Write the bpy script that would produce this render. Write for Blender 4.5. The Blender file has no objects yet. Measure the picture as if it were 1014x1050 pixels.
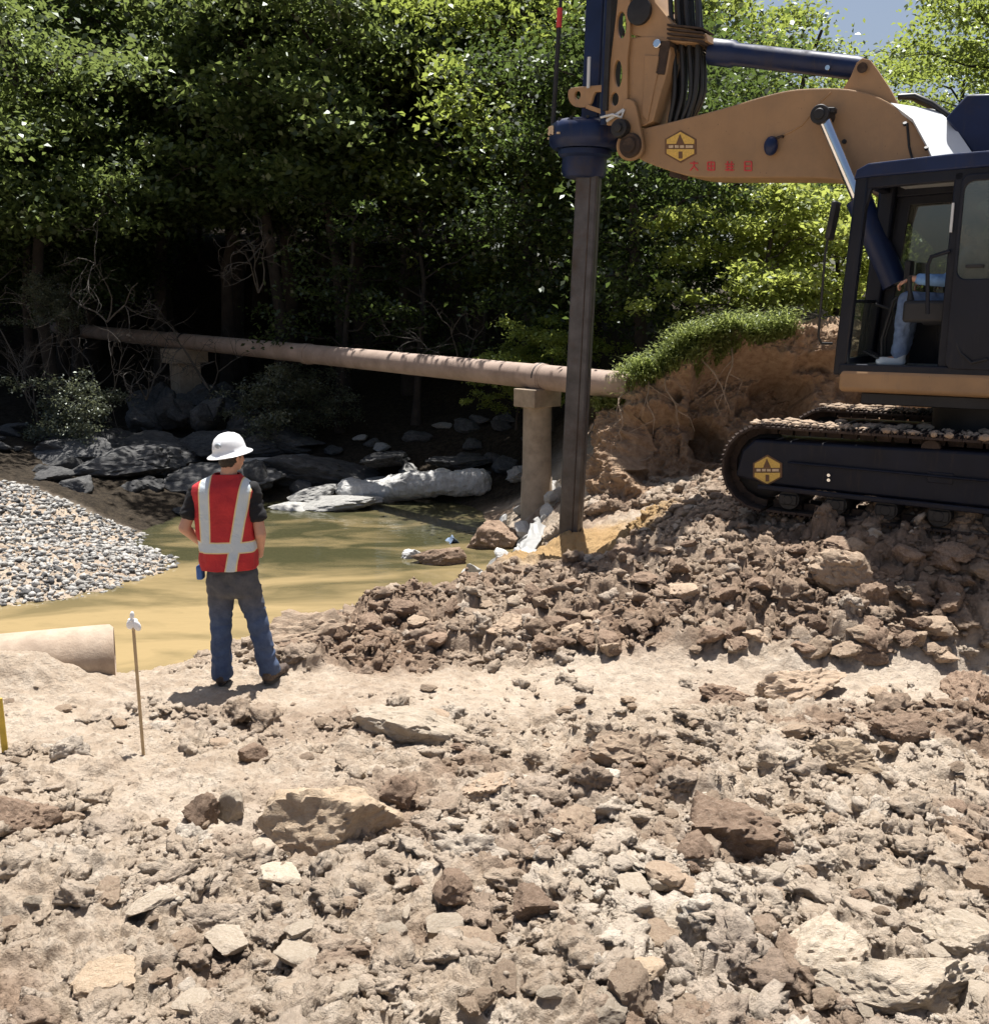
import bpy, bmesh, math, random
import numpy as np
from mathutils import Vector, Matrix
rnd = random.Random(7)
rng = np.random.default_rng(11)
scene = bpy.context.scene
COL = scene.collection
R = math.radians

# ------------------------------------------------------------------ camera
FPX, CAMH, PITCH = 1000.0, 2.8, math.atan(205 / 1000)
cam_d = bpy.data.cameras.new('camera')
cam = bpy.data.objects.new('camera', cam_d); COL.objects.link(cam)
cam.location = (0, 0, CAMH); cam.rotation_euler = (math.pi / 2 - PITCH, 0, 0)
cam_d.sensor_fit = 'HORIZONTAL'; cam_d.sensor_width = 36; cam_d.lens = 36 * FPX / 1014
cam_d.clip_end = 3000; cam_d.clip_start = 0.05
scene.camera = cam
CP, SP = math.cos(PITCH), math.sin(PITCH)


def ray(px, py):
    u = (px - 507) / FPX; v = (525 - py) / FPX
    return np.array([u, CP + v * SP, -SP + v * CP])


def at(px, py, Y):
    d = ray(px, py)
    return np.array([0, 0, CAMH]) + d * (Y / d[1])


# ------------------------------------------------------------------ numpy noise
def _hash(*ix, seed=0):
    h = np.full(np.broadcast(*ix).shape, (seed * 0x9E3779B1 + 0x85EBCA6B) & 0xFFFFFFFF, dtype=np.uint64)
    for k, i in enumerate(ix):
        h = (h ^ (i.astype(np.int64).astype(np.uint64) & np.uint64(0xFFFFFFFF)) * np.uint64((0x27D4EB2F, 0x165667B1, 0x9E3779B1)[k])) & np.uint64(0xFFFFFFFF)
        h ^= h >> np.uint64(15); h = (h * np.uint64(0x2C1B3C6D)) & np.uint64(0xFFFFFFFF)
        h ^= h >> np.uint64(12); h = (h * np.uint64(0x297A2D39)) & np.uint64(0xFFFFFFFF)
        h ^= h >> np.uint64(15)
    return h.astype(np.float64) / 4294967296.0


def vnoise2(x, y, seed=0):
    xi = np.floor(x); yi = np.floor(y); fx = x - xi; fy = y - yi
    fx = fx * fx * fx * (fx * (fx * 6 - 15) + 10); fy = fy * fy * fy * (fy * (fy * 6 - 15) + 10)
    a = _hash(xi, yi, seed=seed); b = _hash(xi + 1, yi, seed=seed)
    c = _hash(xi, yi + 1, seed=seed); d = _hash(xi + 1, yi + 1, seed=seed)
    return (a + (b - a) * fx) * (1 - fy) + (c + (d - c) * fx) * fy


def fbm2(x, y, oct=4, seed=0, gain=.5):
    s = 0; a = 1; t = 0
    for o in range(oct):
        s = s + a * vnoise2(x * 2 ** o + 17.3 * o, y * 2 ** o - 9.1 * o, seed + o); t += a; a *= gain
    return s / t


def vnoise3(x, y, z, seed=0):
    xi = np.floor(x); yi = np.floor(y); zi = np.floor(z)
    fx = x - xi; fy = y - yi; fz = z - zi
    fx = fx * fx * (3 - 2 * fx); fy = fy * fy * (3 - 2 * fy); fz = fz * fz * (3 - 2 * fz)
    r = 0
    for dx in (0, 1):
        for dy in (0, 1):
            for dz in (0, 1):
                w = (fx if dx else 1 - fx) * (fy if dy else 1 - fy) * (fz if dz else 1 - fz)
                r = r + w * _hash(xi + dx, yi + dy, zi + dz, seed=seed)
    return r


def fbm3(p, f, oct=4, seed=0, gain=.5):
    s = 0; a = 1; t = 0
    for o in range(oct):
        q = p * (f * 2 ** o) + 13.7 * o
        s = s + a * vnoise3(q[:, 0], q[:, 1], q[:, 2], seed + o); t += a; a *= gain
    return s / t


def clods(x, y, cell, seed, tilt=.9, fill=.75):
    """overlapping tilted lumps: height in units of cell, >= 0"""
    gx = x / cell; gy = y / cell
    xi = np.floor(gx); yi = np.floor(gy)
    best = np.zeros_like(x)
    for dx in (-1, 0, 1):
        for dy in (-1, 0, 1):
            cx = xi + dx; cy = yi + dy
            h1 = _hash(cx, cy, seed=seed); h2 = _hash(cx, cy, seed=seed + 1); h3 = _hash(cx, cy, seed=seed + 2)
            h4 = _hash(cx, cy, seed=seed + 3); h5 = _hash(cx, cy, seed=seed + 4)
            ux = gx - (cx + h1); uy = gy - (cy + h2)
            ang = h4 * 6.283
            ca = np.cos(ang); sa = np.sin(ang)
            rx = (ux * ca + uy * sa); ry = (-ux * sa + uy * ca) * (1 + h5 * .8)
            size = .35 + .6 * h3
            d = (np.abs(rx) ** 2.6 + np.abs(ry) ** 2.6) ** (1 / 2.6) / size
            top = size * (.45 + .5 * h5) * (1 + tilt * (rx * .8 - uy * .4))
            edge = np.clip((1 - d) / .6, 0, 1)
            hgt = top * edge * edge * (3 - 2 * edge)
            hgt = np.where(h3 * .999 > 1 - fill, hgt, 0)
            best = np.maximum(best, hgt)
    return best


def plates(x, y, cell, seed, tilt=.5):
    """broken crust: every cell a flat fragment at its own height and tilt"""
    gx = x / cell; gy = y / cell * 1.25
    xi = np.floor(gx); yi = np.floor(gy); bd = np.full_like(x, 9.); out = np.zeros_like(x)
    for dx in (-1, 0, 1):
        for dy in (-1, 0, 1):
            cx = xi + dx; cy = yi + dy
            ux = gx - cx - _hash(cx, cy, seed=seed); uy = gy - cy - _hash(cx, cy, seed=seed + 1)
            d = np.abs(ux) ** 1.6 + np.abs(uy) ** 1.6
            a = _hash(cx, cy, seed=seed + 2); b_ = _hash(cx, cy, seed=seed + 3); c_ = _hash(cx, cy, seed=seed + 4)
            v = (a - .5) + tilt * ((b_ - .5) * ux + (c_ - .35) * uy) * 2 - d * .18
            k = d < bd; bd = np.where(k, d, bd); out = np.where(k, v, out)
    return out


def sstep(a, b, x):
    t = np.clip((x - a) / (b - a), 0, 1); return t * t * (3 - 2 * t)


# ------------------------------------------------------------------ mesh helpers
def np_mesh(name, v, f, mat=None, smooth=False, angle=None):
    """v (n,3) array, f (m,k) array or list of lists"""
    me = bpy.data.meshes.new(name)
    v = np.asarray(v, dtype=np.float32)
    if isinstance(f, np.ndarray):
        m, k = f.shape
        me.vertices.add(len(v)); me.vertices.foreach_set('co', v.ravel())
        me.loops.add(m * k); me.loops.foreach_set('vertex_index', f.astype(np.int32).ravel())
        me.polygons.add(m); me.polygons.foreach_set('loop_start', np.arange(0, m * k, k, dtype=np.int32))
        me.update(calc_edges=True); me.validate()
    else:
        me.from_pydata([tuple(map(float, q)) for q in v], [], f); me.update()
    if smooth:
        me.polygons.foreach_set('use_smooth', np.ones(len(me.polygons), dtype=bool))
        if angle: me.set_sharp_from_angle(angle=R(angle))
    if mat: me.materials.append(mat)
    return me


def link(name, me, parent=None, loc=None):
    o = bpy.data.objects.new(name, me); COL.objects.link(o)
    if parent: o.parent = parent
    if loc is not None: o.location = tuple(float(q) for q in loc)
    return o


def tag(o, label=None, cat=None, group=None, kind=None):
    if label: o['label'] = label
    if cat: o['category'] = cat
    if group: o['group'] = group
    if kind: o['kind'] = kind
    return o


def thing(name, label, cat, loc=(0, 0, 0), rotz=0, group=None):
    o = link(name, None, None, loc); o.rotation_euler = (0, 0, rotz); o.empty_display_size = .2
    return tag(o, label, cat, group)


def dup(o, parent=None):
    c = o.copy(); COL.objects.link(c)
    if parent: c.parent = parent
    for ch in list(o.children): dup(ch, c)
    return c


def frame_for(d):
    d = Vector(d).normalized()
    a = Vector((0, 0, 1)) if abs(d.z) < .9 else Vector((1, 0, 0))
    u = d.cross(a).normalized(); w = u.cross(d).normalized()
    return u, w


class MB:
    def __init__(s): s.v = []; s.f = []

    def add(s, v, f):
        b = len(s.v); s.v += [tuple(map(float, q)) for q in v]; s.f += [[b + i for i in q] for q in f]; return s

    def box(s, c, size, M=None):
        hx, hy, hz = [q / 2 for q in size]
        vs = [Vector((x, y, z)) for x in (-hx, hx) for y in (-hy, hy) for z in (-hz, hz)]
        if M: vs = [M @ q for q in vs]
        vs = [q + Vector(c) for q in vs]
        return s.add(vs, [[0, 1, 3, 2], [4, 6, 7, 5], [0, 4, 5, 1], [2, 3, 7, 6], [0, 2, 6, 4], [1, 5, 7, 3]])

    def bar(s, p0, p1, w, h, up=None):
        p0 = Vector(p0); p1 = Vector(p1); d = (p1 - p0).normalized()
        up = Vector(up) if up else (Vector((0, 0, 1)) if abs(d.z) < .9 else Vector((0, 1, 0)))
        u = d.cross(up).normalized(); n = u.cross(d).normalized()
        vs = []
        for p in (p0, p1):
            for a, b in ((-1, -1), (1, -1), (1, 1), (-1, 1)): vs.append(p + u * a * w / 2 + n * b * h / 2)
        return s.add(vs, [[0, 1, 2, 3], [7, 6, 5, 4], [0, 4, 5, 1], [1, 5, 6, 2], [2, 6, 7, 3], [3, 7, 4, 0]])

    def tube(s, path, radii, n=12, caps=True, jit=0):
        path = [Vector(p) for p in path]
        if not hasattr(radii, '__len__'): radii = [radii] * len(path)
        vs = []; fs = []; u = None
        for i, p in enumerate(path):
            d = (path[min(i + 1, len(path) - 1)] - path[max(i - 1, 0)])
            if d.length < 1e-9: d = Vector((0, 0, 1))
            d.normalize()
            if u is None: u, w = frame_for(d)
            else:
                u = (u - d * u.dot(d)).normalized(); w = d.cross(u)
                w = -w if False else w
            w = d.cross(u).normalized()
            for k in range(n):
                a = 2 * math.pi * k / n; r = radii[i] * (1 + jit * (rnd.random() - .5))
                vs.append(p + (u * math.cos(a) + w * math.sin(a)) * r)
        for i in range(len(path) - 1):
            for k in range(n):
                a = i * n + k; b = i * n + (k + 1) % n
                fs.append([a, b, b + n, a + n])
        if caps: fs += [list(range(n))[::-1], [(len(path) - 1) * n + k for k in range(n)]]
        return s.add(vs, fs)

    def cyl(s, p0, p1, r0, r1=None, n=24): return s.tube([p0, p1], [r0, r1 if r1 is not None else r0], n)

    def lathe(s, prof, c=(0, 0, 0), n=32, sx=1, sy=1, M=None):
        vs = []; fs = []
        for r, z in prof:
            for k in range(n):
                a = 2 * math.pi * k / n; q = Vector((r * math.cos(a) * sx, r * math.sin(a) * sy, z))
                if M: q = M @ q
                vs.append(q + Vector(c))
        for i in range(len(prof) - 1):
            for k in range(n):
                a = i * n + k; b = i * n + (k + 1) % n; fs.append([a, b, b + n, a + n])
        fs += [list(range(n))[::-1], [(len(prof) - 1) * n + k for k in range(n)]]
        return s.add(vs, fs)

    def prism(s, pts, off):
        n = len(pts); off = Vector(off); pts = [Vector(p) for p in pts]
        return s.add(pts + [p + off for p in pts], [list(range(n))[::-1], list(range(n, 2 * n))] + [[i, (i + 1) % n, n + (i + 1) % n, n + i] for i in range(n)])

    def ico(s, c, r, sub=2, M=None):
        bm = bmesh.new(); bmesh.ops.create_icosphere(bm, subdivisions=sub, radius=1)
        rr = r if hasattr(r, '__len__') else (r, r, r)
        vs = []
        for q in bm.verts:
            p = Vector((q.co.x * rr[0], q.co.y * rr[1], q.co.z * rr[2]))
            if M: p = M @ p
            vs.append(p + Vector(c))
        fs = [[q.index for q in f.verts] for f in bm.faces]; bm.free()
        return s.add(vs, fs)

    def mesh(s, name, mat=None, smooth=40):
        me = bpy.data.meshes.new(name); me.from_pydata(s.v, [], s.f)
        bm = bmesh.new(); bm.from_mesh(me); bmesh.ops.recalc_face_normals(bm, faces=bm.faces); bm.to_mesh(me); bm.free()
        if smooth:
            me.polygons.foreach_set('use_smooth', np.ones(len(me.polygons), dtype=bool)); me.set_sharp_from_angle(angle=R(smooth))
        if mat: me.materials.append(mat)
        me.update(); return me

    def build(s, name, mat=None, parent=None, smooth=40, bevel=0, seg=2):
        o = link(name, s.mesh(name, mat, smooth), parent)
        if bevel:
            m = o.modifiers.new('bevel', 'BEVEL'); m.width = bevel; m.segments = seg; m.limit_method = 'ANGLE'; m.angle_limit = R(35)
        return o


def plate(name, outline, holes, y0, thick, mat, parent, bev=.008):
    """flat plate in the local XZ plane (outline = list of (x,z)), with holes, thickness along -Y from y0"""
    cu = bpy.data.curves.new('tmp', 'CURVE'); cu.dimensions = '2D'; cu.fill_mode = 'BOTH'
    cu.extrude = thick / 2 - bev; cu.bevel_depth = bev; cu.bevel_resolution = 1; cu.offset = -bev
    for lp in [outline] + holes:
        sp = cu.splines.new('POLY'); sp.points.add(len(lp) - 1); sp.use_cyclic_u = True
        for i, (x, z) in enumerate(lp): sp.points[i].co = (x, z, 0, 1)
    o = bpy.data.objects.new('tmp', cu); COL.objects.link(o)
    dg = bpy.context.evaluated_depsgraph_get(); me = bpy.data.meshes.new_from_object(o.evaluated_get(dg))
    bpy.data.objects.remove(o); bpy.data.curves.remove(cu)
    me.transform(Matrix(((1, 0, 0, 0), (0, 0, -1, y0 - thick / 2), (0, 1, 0, 0), (0, 0, 0, 1))))
    me.name = name; me.materials.clear(); me.materials.append(mat)
    me.polygons.foreach_set('use_smooth', np.ones(len(me.polygons), dtype=bool)); me.set_sharp_from_angle(angle=R(30))
    return link(name, me, parent)


def blob(mb, voxel, smooth=4, name='body', mat=None, wrinkle=0, wf=9, seed=3):
    """melt overlapping closed shapes into one continuous skin"""
    me = mb.mesh('tmp', None, 0); o = bpy.data.objects.new('tmp', me); COL.objects.link(o)
    m = o.modifiers.new('r', 'REMESH'); m.mode = 'VOXEL'; m.voxel_size = voxel
    if smooth: s_ = o.modifiers.new('s', 'SMOOTH'); s_.iterations = smooth; s_.factor = .5
    dg = bpy.context.evaluated_depsgraph_get(); out = bpy.data.meshes.new_from_object(o.evaluated_get(dg))
    bpy.data.objects.remove(o); bpy.data.meshes.remove(me); out.name = name
    if wrinkle:
        n = len(out.vertices); co = np.zeros(n * 3); out.vertices.foreach_get('co', co); co = co.reshape(-1, 3)
        no = np.zeros(n * 3); out.vertices.foreach_get('normal', no); no = no.reshape(-1, 3)
        q = co * np.array([1, 1, 1.9])
        w = np.abs(fbm3(q + fbm3(co, 5, 2, 9)[:, None] * .3, wf, 2, seed) - .5) * 2
        co = co + no * ((.5 - w) * wrinkle)[:, None]
        out.vertices.foreach_set('co', co.ravel()); out.update()
    out.polygons.foreach_set('use_smooth', np.ones(len(out.polygons), dtype=bool))
    if mat: out.materials.clear(); out.materials.append(mat)
    return out


def capsule(mb, p0, r0, p1, r1):
    mb.ico(p0, r0, 2); mb.ico(p1, r1, 2); mb.cyl(p0, p1, r0 * .99, r1 * .99, 20); return mb


# ------------------------------------------------------------------ materials
def nodes_of(name):
    m = bpy.data.materials.new(name); m.use_nodes = True
    nt = m.node_tree; b = nt.nodes['Principled BSDF']
    return m, nt, b


def N(nt, t, **kw):
    n = nt.nodes.new(t)
    for k, v in kw.items():
        if k.startswith('i_'): n.inputs[k[2:].replace('_', ' ')].default_value = v
        else: setattr(n, k, v)
    return n


def mixc(nt, fac, a, b, blend='MIX'):
    n = nt.nodes.new('ShaderNodeMix'); n.data_type = 'RGBA'; n.blend_type = blend
    for sock, val in ((n.inputs['Factor'], fac), (n.inputs[6], a), (n.inputs[7], b)):
        if hasattr(val, 'links') or isinstance(val, bpy.types.NodeSocket): nt.links.new(val, sock)
        elif hasattr(val, '__len__'): sock.default_value = (*val, 1)
        else: sock.default_value = val
    return n.outputs[2]


def ramp(nt, src, lo, hi, c0=0, c1=1):
    n = nt.nodes.new('ShaderNodeMapRange'); n.inputs['From Min'].default_value = lo; n.inputs['From Max'].default_value = hi
    n.inputs['To Min'].default_value = c0; n.inputs['To Max'].default_value = c1
    nt.links.new(src, n.inputs['Value']); return n.outputs['Result']


def noise(nt, scale, detail=5, rough=.6, vec=None, dist=0, out='Fac'):
    n = nt.nodes.new('ShaderNodeTexNoise'); n.inputs['Scale'].default_value = scale; n.inputs['Detail'].default_value = detail
    n.inputs['Roughness'].default_value = rough; n.inputs['Distortion'].default_value = dist
    if vec is None:
        tc = nt.nodes.new('ShaderNodeTexCoord'); vec = tc.outputs['Object']
    nt.links.new(vec, n.inputs['Vector']); return n.outputs[out]


def bump(nt, b, h, strength=.5, dist=.02):
    n = nt.nodes.new('ShaderNodeBump'); n.inputs['Strength'].default_value = strength; n.inputs['Distance'].default_value = dist
    nt.links.new(h, n.inputs['Height']); nt.links.new(n.outputs['Normal'], b.inputs['Normal'])


def simple(name, col, rough=.5, metal=0, var=.25, scale=6, bmp=0, dirt=None, dirt_amt=.5, spec=None):
    m, nt, b = nodes_of(name)
    n = noise(nt, scale)
    lo = tuple(q * (1 - var) for q in col); hi = tuple(min(1, q * (1 + var)) for q in col)
    c = mixc(nt, ramp(nt, n, .3, .7), lo, hi)
    if dirt:
        d = noise(nt, scale * .6, 8, .7)
        c = mixc(nt, ramp(nt, d, .62 - .25 * dirt_amt, .78, 0, .85), c, dirt)
        r = ramp(nt, d, .5, .75, rough, .9); nt.links.new(r, b.inputs['Roughness'])
    else: b.inputs['Roughness'].default_value = rough
    b.inputs['Metallic'].default_value = metal
    if spec is not None: b.inputs['Specular IOR Level'].default_value = spec
    if name in ('tan machine paint', 'navy machine paint', 'dark cab paint', 'dark track frame paint'):
        tc = nt.nodes.new('ShaderNodeTexCoord').outputs['Object']; mp = nt.nodes.new('ShaderNodeMapping'); mp.inputs['Scale'].default_value = (9, 9, 1.1); nt.links.new(tc, mp.inputs[0])
        c = mixc(nt, ramp(nt, noise(nt, 1.6, 6, .7, mp.outputs[0], .3), .56, .74, 0, .5), c, dirt)
        c = mixc(nt, ramp(nt, noise(nt, 26, 4, .75, tc), .66, .72, 0, .7), c, tuple(q * .45 for q in dirt))
    nt.links.new(c, b.inputs['Base Color'])
    if bmp: bump(nt, b, noise(nt, scale * 8, 6, .7), bmp, .01)
    return m


def attr(nt, name):
    n = nt.nodes.new('ShaderNodeAttribute'); n.attribute_name = name; return n.outputs['Fac']


def earth_mat():
    m, nt, b = nodes_of('earth')
    tc = nt.nodes.new('ShaderNodeTexCoord').outputs['Object']
    n1 = noise(nt, 1.3, 8, .65, tc); n2 = noise(nt, 9, 8, .7, tc); n3 = noise(nt, 45, 6, .7, tc)
    dry = mixc(nt, ramp(nt, n1, .35, .65), (.335, .262, .195), (.445, .36, .275))
    dry = mixc(nt, ramp(nt, n2, .45, .7, 0, .8), dry, (.53, .455, .37))
    moist = mixc(nt, ramp(nt, n2, .35, .65), (.14, .09, .06), (.31, .215, .15))
    c = mixc(nt, attr(nt, 'moist'), dry, moist)
    c = mixc(nt, attr(nt, 'pale'), c, (.58, .51, .425))
    c = mixc(nt, attr(nt, 'sand'), c, (.37, .245, .12))
    c = mixc(nt, attr(nt, 'cut'), c, mixc(nt, ramp(nt, n2, .35, .65), (.27, .17, .105), (.45, .32, .215)))
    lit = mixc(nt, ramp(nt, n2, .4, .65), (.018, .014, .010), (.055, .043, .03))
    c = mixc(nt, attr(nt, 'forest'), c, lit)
    c = mixc(nt, ramp(nt, n3, .3, .7, 0, .45), c, (.14, .09, .06), 'MULTIPLY') if False else mixc(nt, ramp(nt, n3, .55, .75, 0, .5), c, (.2, .14, .095))
    nt.links.new(c, b.inputs['Base Color']); b.inputs['Roughness'].default_value = .95
    b.inputs['Specular IOR Level'].default_value = .15
    h = nt.nodes.new('ShaderNodeMath'); h.operation = 'ADD'
    nt.links.new(n2, h.inputs[0]); nt.links.new(ramp(nt, n3, 0, 1, 0, .45), h.inputs[1])
    bump(nt, b, h.outputs[0], 1, .05)
    return m


def rock_mat(name, a, c2, spot, bmp=.8, scale=5):
    m, nt, b = nodes_of(name)
    tc = nt.nodes.new('ShaderNodeTexCoord').outputs['Object']
    oi = nt.nodes.new('ShaderNodeObjectInfo').outputs['Random']
    n1 = noise(nt, scale, 8, .7, tc, .4); n2 = noise(nt, scale * 5, 6, .7, tc)
    c = mixc(nt, ramp(nt, n1, .35, .65), a, c2)
    c = mixc(nt, ramp(nt, n2, .52, .7, 0, .75), c, spot)
    v = nt.nodes.new('ShaderNodeHueSaturation'); nt.links.new(ramp(nt, oi, 0, 1, .75, 1.2), v.inputs['Value']); nt.links.new(c, v.inputs['Color'])
    nt.links.new(v.outputs['Color'], b.inputs['Base Color']); b.inputs['Roughness'].default_value = .9
    b.inputs['Specular IOR Level'].default_value = .2
    h = nt.nodes.new('ShaderNodeMath'); h.operation = 'ADD'
    nt.links.new(n1, h.inputs[0]); nt.links.new(ramp(nt, n2, 0, 1, 0, .5), h.inputs[1])
    bump(nt, b, h.outputs[0], bmp, .03)
    return m


def leaf_mat(name, dark, lightc, trans, tf=.45, gl=.04):
    m, nt, b = nodes_of(name); nt.nodes.remove(b)
    out = nt.nodes['Material Output']
    g = nt.nodes.new('ShaderNodeNewGeometry').outputs['Random Per Island']
    oi = nt.nodes.new('ShaderNodeObjectInfo').outputs['Random']
    c = mixc(nt, g, dark, lightc)
    hs = nt.nodes.new('ShaderNodeHueSaturation'); nt.links.new(c, hs.inputs['Color'])
    nt.links.new(ramp(nt, oi, 0, 1, .482, .515), hs.inputs['Hue']); nt.links.new(ramp(nt, oi, 0, 1, .8, 1.15), hs.inputs['Value'])
    t = mixc(nt, g, tuple(q * .7 for q in trans), trans)
    d = nt.nodes.new('ShaderNodeBsdfDiffuse'); nt.links.new(hs.outputs['Color'], d.inputs['Color'])
    tr = nt.nodes.new('ShaderNodeBsdfTranslucent'); nt.links.new(t, tr.inputs['Color'])
    mx = nt.nodes.new('ShaderNodeMixShader'); mx.inputs['Fac'].default_value = tf
    nt.links.new(d.outputs[0], mx.inputs[1]); nt.links.new(tr.outputs[0], mx.inputs[2])
    gs = nt.nodes.new('ShaderNodeBsdfGlossy'); gs.inputs['Roughness'].default_value = .38; gs.inputs['Color'].default_value = (.8, .85, .8, 1)
    m2 = nt.nodes.new('ShaderNodeMixShader'); m2.inputs['Fac'].default_value = gl
    nt.links.new(mx.outputs[0], m2.inputs[1]); nt.links.new(gs.outputs[0], m2.inputs[2])
    nt.links.new(m2.outputs[0], out.inputs['Surface'])
    return m


def glass_mat(name, tint, refl=.12):
    m, nt, b = nodes_of(name); nt.nodes.remove(b); out = nt.nodes['Material Output']
    tr = nt.nodes.new('ShaderNodeBsdfTransparent'); tr.inputs['Color'].default_value = (*tint, 1)
    gs = nt.nodes.new('ShaderNodeBsdfGlossy'); gs.inputs['Roughness'].default_value = .03
    df = nt.nodes.new('ShaderNodeBsdfDiffuse'); df.inputs['Color'].default_value = (.3, .3, .26, 1)
    lw = nt.nodes.new('ShaderNodeLayerWeight'); lw.inputs['Blend'].default_value = .25
    f = ramp(nt, lw.outputs['Facing'], 0, 1, refl, .7)
    mx = nt.nodes.new('ShaderNodeMixShader'); nt.links.new(f, mx.inputs['Fac'])
    nt.links.new(tr.outputs[0], mx.inputs[1]); nt.links.new(gs.outputs[0], mx.inputs[2])
    m2 = nt.nodes.new('ShaderNodeMixShader')
    nt.links.new(ramp(nt, noise(nt, 5, 6, .7), .35, .75, .05, .25), m2.inputs['Fac'])
    nt.links.new(mx.outputs[0], m2.inputs[1]); nt.links.new(df.outputs[0], m2.inputs[2])
    nt.links.new(m2.outputs[0], out.inputs['Surface']); return m


M = {}
M['earth'] = earth_mat()
M['clod'] = rock_mat('clod', (.16, .105, .072), (.31, .22, .158), (.42, .34, .26))
M['dryclod'] = rock_mat('dry clod', (.30, .215, .15), (.43, .33, .24), (.50, .415, .325))
M['pale'] = rock_mat('pale limestone', (.42, .345, .26), (.56, .48, .385), (.33, .24, .16))
M['tanrock'] = rock_mat('tan rock', (.42, .315, .215), (.53, .42, .305), (.34, .225, .145))
M['white'] = rock_mat('white broken stone', (.44, .43, .41), (.62, .61, .59), (.24, .22, .20))
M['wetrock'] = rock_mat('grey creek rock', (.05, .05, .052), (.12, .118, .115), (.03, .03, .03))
M['greyrock'] = rock_mat('grey limestone', (.26, .255, .24), (.42, .41, .39), (.14, .135, .125))
M['gravel'] = rock_mat('gravel', (.17, .16, .145), (.46, .445, .42), (.10, .095, .088), scale=9)
M['paint'] = simple('tan machine paint', (.31, .185, .09), .48, 0, .16, 1.6, .15, (.20, .14, .09), .6)
M['navy'] = simple('navy machine paint', (.008, .018, .062), .36, 0, .2, 3, 0, (.06, .05, .04), .25, .3)
M['blueblack'] = simple('dark cab paint', (.005, .007, .015), .4, 0, .2, 3, 0, (.035, .03, .026), .2, .3)
M['guard'] = simple('dark track frame paint', (.007, .009, .018), .5, 0, .3, 3, .1, (.05, .036, .026), .3, .25)
M['rust'] = simple('muddy rusty steel', (.04, .026, .02), .85, .1, .35, 9, .5, (.12, .08, .055), .5)
M['steel'] = simple('worn dark steel', (.085, .082, .086), .5, .5, .3, 5, .15, (.10, .065, .045), .4)
M['darksteel'] = simple('black steel', (.02, .02, .022), .55, .3, .3, 6, .1)
M['rubber'] = simple('black rubber hose', (.012, .012, .013), .45, 0, .3, 8)
M['chrome'] = simple('chrome rod', (.75, .77, .8), .12, 1, .03, 5)
M['greyplate'] = simple('light grey steel plate', (.55, .57, .58), .4, .1, .06, 3, 0, (.4, .36, .3), .2)
M['yellow'] = simple('emblem yellow', (.62, .40, .085), .5, 0, .2, 60)
M['brown'] = simple('emblem brown', (.13, .065, .03), .6, 0, .2, 20)
M['red'] = simple('red lettering', (.55, .04, .045), .5, 0, .1, 20)
M['cream'] = simple('cream lettering', (.55, .42, .27), .6, 0, .2, 30)
M['conc'] = simple('weathered concrete', (.33, .26, .19), .9, 0, .2, 6, .3, (.2, .15, .1), .4)
M['pipe'] = simple('weathered clay brown pipe', (.35, .26, .21), .75, 0, .18, 2.2, .2, (.17, .12, .09), .6)
M['concpipe'] = simple('muddy concrete pipe', (.42, .33, .25), .9, 0, .18, 5, .6, (.22, .155, .105), .85)
M['wood'] = simple('bare wood lath', (.5, .36, .2), .8, 0, .2, 12, .2)
M['ywood'] = simple('yellow painted lath', (.6, .42, .06), .7, 0, .2, 12, .2)
M['ribbon'] = simple('white ribbon', (.85, .85, .85), .5, 0, .05, 12)
M['bark'] = simple('dark bark', (.03, .024, .02), .95, 0, .4, 5, .8)
M['twig'] = simple('grey bare twig', (.075, .065, .055), .9, 0, .35, 5, .4)
M['root'] = simple('pale root', (.33, .25, .18), .9, 0, .3, 9, .4)
M['skin'] = simple('skin', (.50, .27, .18), .5, 0, .08, 14)
M['hair'] = simple('dark hair', (.02, .014, .01), .6, 0, .3, 60, .5)
M['black'] = simple('black cotton', (.006, .006, .008), .9, 0, .3, 30, .2)
M['boot'] = simple('brown work boots', (.06, .04, .03), .7, 0, .3, 15, .3, (.3, .22, .15), .5)
M['hat'] = simple('white plastic', (.82, .83, .84), .28, 0, .02, 6)
M['hatmark'] = simple('grey sticker', (.30, .34, .38), .5, 0, .5, 60)
M['blueshirt'] = simple('blue work shirt', (.06, .14, .38), .9, 0, .25, 12, .2)
M['bluefab'] = simple('light blue sleeve', (.16, .30, .55), .9, 0, .25, 12, .2)
M['opjeans'] = simple('faded blue jeans', (.14, .2, .32), .9, 0, .3, 14, .2)
M['seat'] = simple('black vinyl seat', (.015, .015, .017), .6, 0, .2, 8, .1)
M['sheet'] = simple('white plastic sheeting', (.28, .28, .275), .5, 0, .15, 7, .3)
M['tarp'] = simple('faded blue scrap', (.16, .22, .32), .6, 0, .25, 8, .3)
M['glass'] = glass_mat('cab glass', (.80, .86, .80), .06)
M['sidegl'] = glass_mat('dusty window', (.42, .46, .42), .18)
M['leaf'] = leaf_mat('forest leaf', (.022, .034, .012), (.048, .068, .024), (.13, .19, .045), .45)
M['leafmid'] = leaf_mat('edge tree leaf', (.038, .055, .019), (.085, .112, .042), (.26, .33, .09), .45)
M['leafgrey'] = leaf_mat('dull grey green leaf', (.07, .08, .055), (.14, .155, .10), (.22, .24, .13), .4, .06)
M['leafsunlit'] = leaf_mat('sunlit tone tree leaf', (.055, .08, .018), (.115, .15, .036), (.40, .48, .10), .5)  # leaf colour raised to carry the look of trees in sun
M['leafsunshrub'] = leaf_mat('sunlit tone shrub leaf', (.09, .125, .025), (.17, .21, .045), (.55, .62, .14), .5)  # sunshine put into the shrub leaf colour, brighter than real foliage
M['grass'] = leaf_mat('grass blade', (.10, .13, .035), (.21, .24, .09), (.45, .52, .16), .45)

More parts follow.
